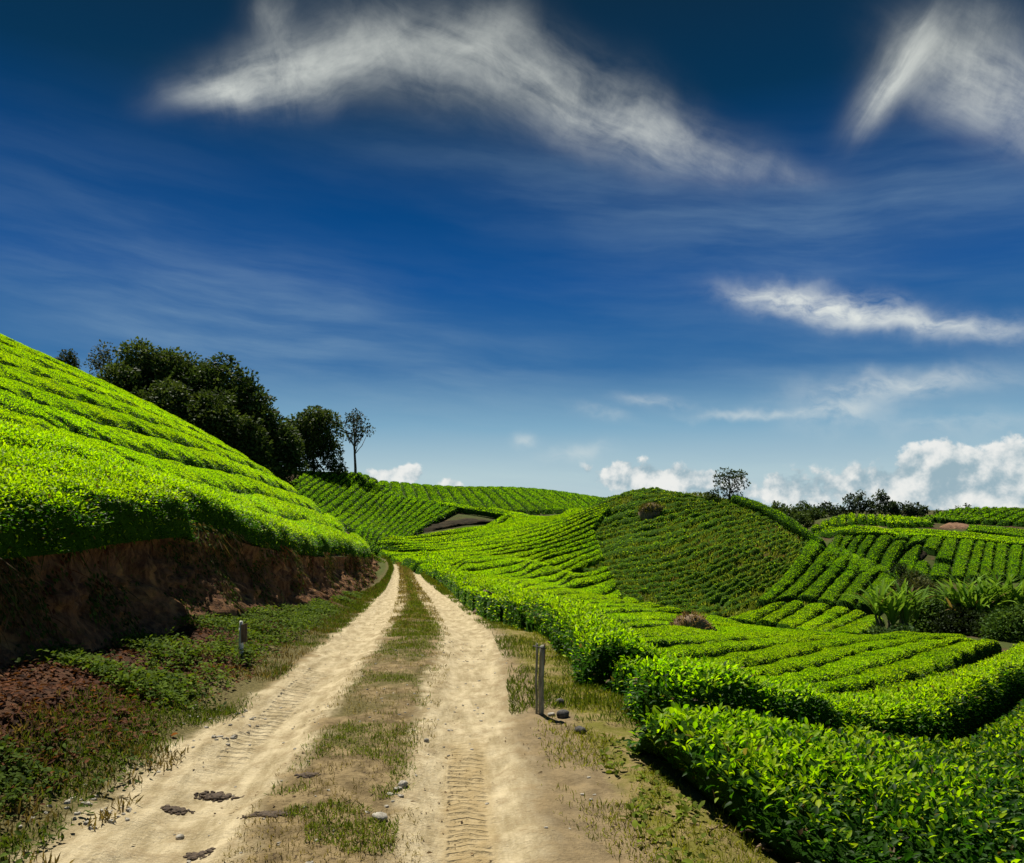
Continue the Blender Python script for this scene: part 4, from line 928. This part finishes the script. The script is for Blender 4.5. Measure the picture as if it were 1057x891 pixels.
# stones beside the right post
for (u, v, r, M, lab) in [(578, 729, (.045, .035, .05), M_DARKSTONE, 'dark upright stone right of the weathered post, farther of two'), (581, 740, (.06, .05, .045), M_DARKSTONE, 'dark round stone right of the weathered post, nearer of two'),
                          (599, 757, (.05, .045, .04), M_DARKSTONE, 'dark stone by the verge grass farthest right of the post'), (569, 739, (.035, .03, .02), M_STONE, 'small pale stone at the foot of the weathered post'),
                          (440, 766, (.022, .02, .02), M_STONE, 'white stone lying in the grass between the wheel tracks'), (416, 812, (.035, .03, .025), M_STONE, 'pale stone on the left side of the right wheel track'),
                          (186, 866, (.025, .02, .016), M_STONE, 'white stone on the sandy left wheel track'), (392, 846, (.055, .04, .025), M_STONE, 'broad pale stone half buried between the wheel tracks')]:
    x, y, z = on_strip(u, v); V, f = rock_mesh(*r, seed=int(u)); single('stone', V, [f], M, (x, y, z + r[2] * .45), lab, 'stone', 'loose stones beside the road', rot=u)
for (u, v, r, lab) in [(226, 824, (.14, .05, .013), 'dark clod of damp earth beside the white pebbles'), (278, 842, (.16, .045, .016), 'long dark clod of earth on the left wheel track'), (182, 838, (.09, .04, .012), 'flat dark clod left of the long clod'),
                       (205, 884, (.08, .04, .012), 'small dark clod near the bottom of the left wheel track'), (318, 801, (.08, .04, .018), 'thin dark clod in the middle of the road')]:
    x, y, z = on_strip(u, v); Vs, fs, n_ = [], [], 0
    for k in range(70):                              # a crumbled ridge of damp earth
        a_, q_ = rng.uniform(0, 6.28), rng.random() ** .6; px, py = r[0] * 1.25 * q_ * math.cos(a_), r[1] * 1.25 * q_ * math.sin(a_) + .35 * r[1] * math.sin(px * 22 if k else 0)
        sz = rng.uniform(.35, 1.0) * (1.15 - q_) * r[1] * .62 + .004; V, f = rock_mesh(sz * 1.2, sz, sz * .55, seed=k + int(u), rough=.5, n=8, m=6)
        wz = float(strip_z(x + px - road_x(y + py), y + py)); Vs.append(V + np.array([px, py, wz - z + sz * .15])); fs.append(f + n_); n_ += len(V)
    single('earth_clod', np.concatenate(Vs), [np.concatenate(fs)], M_CLOD, (x, y, z), lab, 'clod', 'dark clods on the road')
# old stump by the roadside hedge
x, y, z = on_strip(495, 634)
st = empty('stump', (x, y, z), 'weathered grey brown stump leaning at the start of the long roadside hedge', 'stump')
q = np.linspace(0, 1, 9); V, fs = tube(np.c_[.22 * q, .05 * q, -.08 + .62 * q], .17 * (1 - .35 * q) * (1 + .12 * np.sin(q * 11)), 12); V += (np.stack([fbm(V[:, 0] * 9, V[:, 2] * 7, 5), fbm(V[:, 1] * 9, V[:, 2] * 7, 6), fbm(V[:, 0] * 9, V[:, 1] * 7, 7)], 1) - .5) * .09
mesh_obj('trunk', V, fs, [M_BOARD], parent=st)
V, fs = tube([(-.1, -.05, .03), (-.02, -.2, .08), (.22, -.28, .02)], [.07, .055, .03], 8); mesh_obj('root', V, fs, [M_BOARD], parent=st)
# heap of dry cuttings on the valley rise, with the dark plant beside it
P0 = unproject([713], [657], .15)[0]; zz = float(hz(*P0)); r0 = 19 / F * P0[1]
V, f = rock_mesh(r0, r0 * .8, r0 * .95, 5, .3, 28, 14); V[:, 2] = np.maximum(V[:, 2], -.1)
heap = empty('heap', (P0[0], P0[1], zz + .25), 'brown heap of dry cuttings among the bright rows in the valley', 'heap')
mesh_obj('mound', V, [f], [M_STRAW], parent=heap)
m = 900; d = blob_shell(m); d[:, 2] = np.abs(d[:, 2]); pp = Pile(); dd = d + rng.normal(0, .7, (m, 3)); dd /= np.linalg.norm(dd, axis=1, keepdims=True)
pp.add(*leaf_set(d * np.array([r0, r0 * .8, r0 * .95]) * .97, dd, rng.uniform(.14, .40, m), tints(m, (.10, .06, .03), (.40, .28, .15)), T_QUAD, wid=np.full(m, .25))); pp.build('dry_twigs', [M_GRASS], heap)
tree('bush', 731, 646, P0[1] - .1, 20, 'dark green bush touching the right side of the dry heap', None, ((.02, .045, .012), (.05, .09, .02)), -.3, 1.0, .10, 18, cat='bush', trunk=False)
P1 = unproject([672], [529], .2)[0]; zz = float(hz(*P1)); r1 = 12 / F * P1[1]
knob = empty('earth_mound', (P1[0], P1[1], zz), 'dry grassy earth mound near the crest of the dome hill', 'mound')
V, f = rock_mesh(r1, r1 * .9, r1 * .95, 9, .3, 24, 12); mesh_obj('mound', V, [f], [M_STRAW], parent=knob)
m = 900; d = blob_shell(m); d[:, 2] = np.abs(d[:, 2]) * .8 + .2; pp = Pile(); dd = d + rng.normal(0, .5, (m, 3)) + np.array([0, 0, .6]); dd /= np.linalg.norm(dd, axis=1, keepdims=True)
pp.add(*leaf_set(d * np.array([r1, r1 * .9, r1 * .95]) * .95, dd, rng.uniform(.15, .35, m), tints(m, (.05, .07, .015), (.22, .19, .06)), T_QUAD, wid=np.full(m, .35))); pp.build('dry_grass', [M_GRASS], knob)

# ------------------------------------------------------------------ bare branches under the large near bush
if near_bush is not None:
    def branch(pts, r):
        pts = np.array(pts, float); q = np.linspace(0, 1, 14); k = np.linspace(0, 1, len(pts))
        P = np.stack([np.interp(q, k, pts[:, i]) for i in range(3)], 1); P = smooth3(P); P += rng.normal(0, .006, P.shape)
        V, fs = tube(P, r * (1 - .7 * q), 6); mesh_obj('branch', V, fs, [M_TWIG], parent=near_bush)
    def smooth3(P):
        for _ in range(3): P = np.vstack([P[:1], (P[:-2] + 2 * P[1:-1] + P[2:]) / 4, P[-1:]])
        return P
    for k in range(26):
        q = rng.random(); a0 = np.array([1.45 + .75 * q, 5.3 - 1.2 * q, -.28]) + rng.normal(0, .08, 3) * np.array([1, 1, .2])
        out = np.array([-.75, -.65, 0]) * rng.uniform(.25, .85) + np.array([rng.normal(0, .25), rng.normal(0, .25), 0])
        branch([a0, a0 + out * .4 + np.array([0, 0, rng.uniform(.1, .25)]), a0 + out + np.array([0, 0, rng.uniform(.05, .42)])], rng.uniform(.008, .022))

# ------------------------------------------------------------------ grass, weeds, leaf litter, pebbles, hanging growth: nobody could count them
def strip_points(n, w0, w1, y0, y1, f):
    """random points on the strip, denser near the eye, kept with probability f(w, y)"""
    y = y0 * (y1 / y0) ** rng.random(n); lo = w0(y) if callable(w0) else w0; w = lo + (w1 - lo) * rng.random(n)
    k = rng.random(n) < f(w, y); w, y = w[k], y[k]; x = road_x(y) + w * track_k(y); return np.c_[x, y, strip_z(w, y)], w, y
def grass():
    g = Pile()
    def patch(n, w0, w1, y0, y1, f, c0, c1, hgt=.07, wid=.28, lo=.6):
        P, w, y = strip_points(n, w0, w1, y0, y1, f); m = len(P)
        S = np.maximum(hgt, 3.2 * y / F) * rng.uniform(.5, 1.4, m)
        g.add(*leaf_set(P - np.array([0, 0, .008]), dirs(m, lo=lo, hi=1.5), S, tints(m, c0, c1, .2), T_QUAD, wid=np.full(m, wid) * np.maximum(1, 1.3 * y / F / (.03)) ** .3))
    nz = lambda w, y, s, sd: fbm((w + 20) * s, y * s, sd, 3)
    patch(110000, -.50, .46, 3.4, 60, lambda w, y: sstep(nz(w, y, 1.9, 71) + .10 * sstep(y, 9, 13) + .09 * sstep(w, -.25, .2) - .16 * sstep(5.6, y, y + .8) - .2 * (y < 5.2), .49, .60) * sstep(.52 - .28 * sstep(y, 12, 28) - np.abs(w), 0, .25) * (1 - .55 * sstep(y, 14, 30)) * (.35 + .65 * (fbm((w + 9) * 7, y * 7, 79, 2) > .5)), (.08, .13, .010), (.22, .28, .03), .038, lo=.25)
    patch(9000, -.5, .4, 3.6, 5.6, lambda w, y: sstep(nz(w, y, 2.6, 78), .60, .66), (.08, .13, .010), (.22, .28, .03), .045, lo=.25)
    patch(60000, -.55, .55, 3, 60, lambda w, y: .6 * sstep(nz(w, y, 2.3, 72), .38, .55), (.16, .13, .04), (.34, .28, .11), .035, lo=.05)
    patch(70000, lambda y: -np.minimum(bank_w(y), 2.3), -1.22, 3, 60, lambda w, y: sstep(nz(w, y, 1.5, 73), .30, .52) * sstep(-w, 1.15 + .32 * sstep(-y, -8, -5.2), 1.4 + .34 * sstep(-y, -8, -5.2)), (.05, .095, .008), (.16, .21, .022), .055)
    patch(30000, lambda y: -np.minimum(bank_w(y), 2.4), -1.3, 3, 40, lambda w, y: .6 * sstep(nz(w, y, 2, 74), .45, .6), (.12, .09, .03), (.24, .18, .06))
    patch(70000, 1.32, 2.5, 3.4, 55, lambda w, y: sstep(nz(w, y, 1.4, 75), .36, .55) * sstep(w, 1.3, 1.75) * (.5 + .5 * sstep(y, 4.5, 6.5)), (.14, .18, .010), (.34, .34, .035), .045)
    patch(34000, 1.2, 2.4, 6.5, 55, lambda w, y: sstep(nz(w, y, 1.4, 76), .36, .55), (.06, .11, .010), (.17, .22, .025))
    n = 16000; y = rng.uniform(54, 70, n); t = rng.uniform(-.9, 7, n) ; x = bank_x(y) - t; z = hill_z(x, y)
    g.add(*leaf_set(np.c_[x, y, z - .03], dirs(n, lo=.4, hi=1.4), rng.uniform(.2, .45, n), tints(n, (.07, .13, .012), (.20, .28, .03), .2), T_QUAD, wid=np.full(n, .5)))
    tag(g.build('grass', [M_GRASS]), 'short green and straw coloured grass along the road and between its tracks', 'grass', kind='stuff')
grass()
def dome_grass():
    n = 60000; x = rng.uniform(2, 27, n); y = rng.uniform(42, 68, n); u = CX + F * x / y; z = hz(x, y); v = HY - F * (z + .3 - H) / y
    ok = (u > 600 + np.maximum(0, (590 - v) * 0)) & (u < 850) & (v > 507) & (v < 632) & (v - 507 > (u - 745) * .42) & (u > 604 + 26 * sstep(v, 600, 632) * 2) & (fbm(x * .5, y * .5, 111, 3) > .36) & ((u - 604) * .9 + 10 > 545 - v)
    x, y, z = x[ok], y[ok], z[ok]; m = len(x); p = Pile(); patch_ = fbm(x * .3, y * .3, 112, 3)[:, None]
    C = tints(m, (.13, .19, .025), (.30, .36, .05), .2) * (1 - .0 * patch_); dry = rng.random(m) < sstep(patch_[:, 0], .55, .75) * .35; C[dry] = tints(int(dry.sum()), (.20, .15, .06), (.34, .26, .11))
    p.add(*leaf_set(np.c_[x, y, z - .02], dirs(m, lo=.4, hi=1.4), rng.uniform(.18, .42, m), C, T_QUAD, wid=np.full(m, .5)))
    tag(p.build('dome_grass', [M_GRASS]), 'olive and straw coloured grass between the young tea rows on the dome', 'grass', kind='stuff')
dome_grass()
def weeds():
    g = Pile()
    def clumps(n, w0, w1, y0, y1, f, c0, c1, r, hgt, k, leaf):
        P, w, y = strip_points(n, w0, w1, y0, y1, f); i = np.repeat(np.arange(len(P)), k); m = len(i)
        off = rng.normal(0, r, (m, 3)) * np.array([1, 1, .0]); Q = P[i] + off; Q[:, 2] = strip_z(Q[:, 0] - road_x(Q[:, 1]), Q[:, 1]) + rng.uniform(0, hgt, m)
        tone = rng.random(len(P))[i][:, None]; C = np.clip((np.array(c0) * (1 - tone) + np.array(c1) * tone) * (1 + rng.normal(0, .2, (m, 1))), .003, .6)
        g.add(*leaf_set(Q, dirs(m, lo=-.2, hi=.9), np.maximum(leaf, 2.2 * Q[:, 1] / F) * rng.uniform(.6, 1.3, m), C, T_FOLD, wid=rng.uniform(1.1, 1.7, m)))
    nz = lambda w, y, s, sd: fbm((w + 20) * s, y * s, sd, 3)
    lo = lambda y: -bank_w(y) - .15
    clumps(2300, lo, -1.65, 7.2, 26, lambda w, y: sstep(nz(w, y, 1.1, 81), .40, .55) * sstep(-w, 1.55, 2.0), (.045, .09, .008), (.15, .22, .018), .07, .12, 15, .05)
    clumps(200, lo, -1.5, 3.4, 8, lambda w, y: sstep(nz(w, y, 1.2, 82), .50, .60) * .8, (.035, .065, .008), (.09, .14, .015), .06, .09, 14, .045)
    clumps(110, -2.4, -1.85, 4.3, 5.3, lambda w, y: .9 + 0 * w, (.035, .07, .008), (.09, .14, .015), .06, .08, 12, .045)
    clumps(70, 1.8, 2.3, 3.6, 6.5, lambda w, y: .55 + 0 * w, (.09, .13, .012), (.2, .26, .025), .05, .06, 10, .05)
    tag(g.build('undergrowth', [M_GRASS]), 'low broad-leaved weeds creeping over the left verge', 'weeds', kind='stuff')
weeds()
def litter():
    g = Pile(); lo = lambda y: -bank_w(y) - .3
    P, w, y = strip_points(26000, lo, -1.55, 2.6, 24, lambda w, y: sstep(-w + .5 * (fbm(w * 2, y * 2, 91) - .5), 1.55, 2.1) * (.12 + .88 * sstep(y, 4.9, 6.0)) * (1 - .6 * sstep(y, 9, 12))); m = len(P)
    g.add(*leaf_set(P + np.c_[np.zeros((m, 2)), rng.uniform(0, .035, m)], dirs(m, lo=-.35, hi=.55), np.maximum(.055, 2 * y / F) * rng.uniform(.5, 1.3, m), tints(m, (.045, .018, .010), (.18, .07, .03), .3), T_FOLD, wid=rng.uniform(.9, 1.6, m)))
    P, w, y = strip_points(6000, -1.5, 2.2, 3.2, 22, lambda w, y: .6 * sstep(fbm(w * 1.5 + 9, y * 1.5, 93), .42, .6)); m = len(P)
    g.add(*leaf_set(P + np.c_[np.zeros((m, 2)), np.full(m, .006)], dirs(m, lo=-.1, hi=.25), np.maximum(.022, 1.3 * y / F) * rng.uniform(.4, 1.7, m), tints(m, (.05, .03, .018), (.18, .12, .06), .3), T_FOLD, wid=rng.uniform(.4, 1.2, m)))
    tag(g.build('leaf_litter', [M_GRASS]), 'dry reddish brown fallen leaves under the cut bank', 'leaf litter', kind='stuff')
litter()
def pebbles():
    V0, f0 = rock_mesh(1, .85, .6, 3, .35, 7, 5); Vs, Fs, n = [], [], 0
    def scatter(cnt, w0, w1, y0, y1, f, s0, s1):
        nonlocal n
        P, w, y = strip_points(cnt, w0, w1, y0, y1, f)
        for p, yy in zip(P, y):
            s = np.maximum(rng.uniform(s0, s1) ** 1.0, .7 * yy / F); a = rng.uniform(0, 6.28); c, si = math.cos(a), math.sin(a)
            V = (V0 * (1 + rng.normal(0, .12, V0.shape))) * s * np.array([1, rng.uniform(.6, 1.1), rng.uniform(.6, 1)]); V = V @ np.array([[c, si, 0], [-si, c, 0], [0, 0, 1]])
            Vs.append(V + p + np.array([0, 0, s * .04])); Fs.append(f0 + n); n += len(V)
    scatter(420, -1.75, -1.0, 4.0, 7.6, lambda w, y: .75 * sstep(fbm(w * 2 + 5, y * 1.6, 95), .40, .60), .007, .032)
    scatter(900, -1.55, 1.7, 3.2, 14, lambda w, y: .5 * sstep(fbm(w * 1.5, y * 1.5, 96), .48, .6), .006, .018)
    scatter(170, -.15, .42, 3.6, 5.4, lambda w, y: sstep(fbm(w * 2, y * 2, 97), .45, .58), .010, .035)
    scatter(260, -.4, 1.3, 7, 22, lambda w, y: .6 * sstep(fbm(w * 1.5, y * .7, 98), .46, .58), .008, .02)
    tag(mesh_obj('gravel', np.concatenate(Vs), [np.concatenate(Fs)], [M_STONE], smooth_=False), 'pale pebbles scattered along the wheel tracks', 'gravel', kind='stuff')
pebbles()
def hanging():
    """dry stems, roots and dark leaves hanging down the face of the cut bank"""
    g = Pile(); n = 34000; y = 3 * (55 / 3) ** rng.random(n); q = rng.random(n) ** .8
    z0 = road_z(y) + rise_z(y); z1 = np.minimum(top_z(y), hill_z(bank_x(y), y)) + .15; z = z0 + (z1 - z0) * q
    x = road_x(y) - bank_w(y) - .55 * q ** 1.2 + .02 + (fbm(y * .9, z * 1.3, 5, 4) - .5) * .75 * np.sqrt(np.sin(np.pi * np.clip(q, .02, .98))) - .28 * np.sin(np.pi * q)
    keep = rng.random(n) < sstep(fbm(y * 1.1, z * 1.6, 101, 3), .40, .56); x, y, z, q = x[keep], y[keep], z[keep], q[keep]; n = len(x)
    P = np.c_[x, y, z]; long_ = rng.random(n) < .22
    D = np.c_[rng.uniform(.1, .7, n), rng.normal(0, .35, n), rng.uniform(-1.2, -.35, n)]; D /= np.linalg.norm(D, axis=1, keepdims=True)
    S = np.where(long_, rng.uniform(.14, .42, n), np.maximum(.06, 2 * y / F) * rng.uniform(.6, 1.3, n)); wd = np.where(long_, np.maximum(.07, .5 * y / F / .2), 1.1)
    gr = rng.random(n) < np.where(long_, .25, .62) ; red = fbm(y * .6, z, 105) > .55
    C = np.where(gr[:, None], tints(n, (.02, .045, .008), (.08, .13, .02), .3), np.where(red[:, None], tints(n, (.06, .022, .012), (.14, .05, .025), .25), tints(n, (.05, .032, .016), (.22, .15, .07), .25)))
    g.add(*leaf_set(P, D, S, C, T_QUAD, wid=wd))
    tag(g.build('hanging_undergrowth', [M_GRASS]), 'dry roots, stems and dark leaves hanging over the cut bank', 'undergrowth', kind='stuff')
hanging()
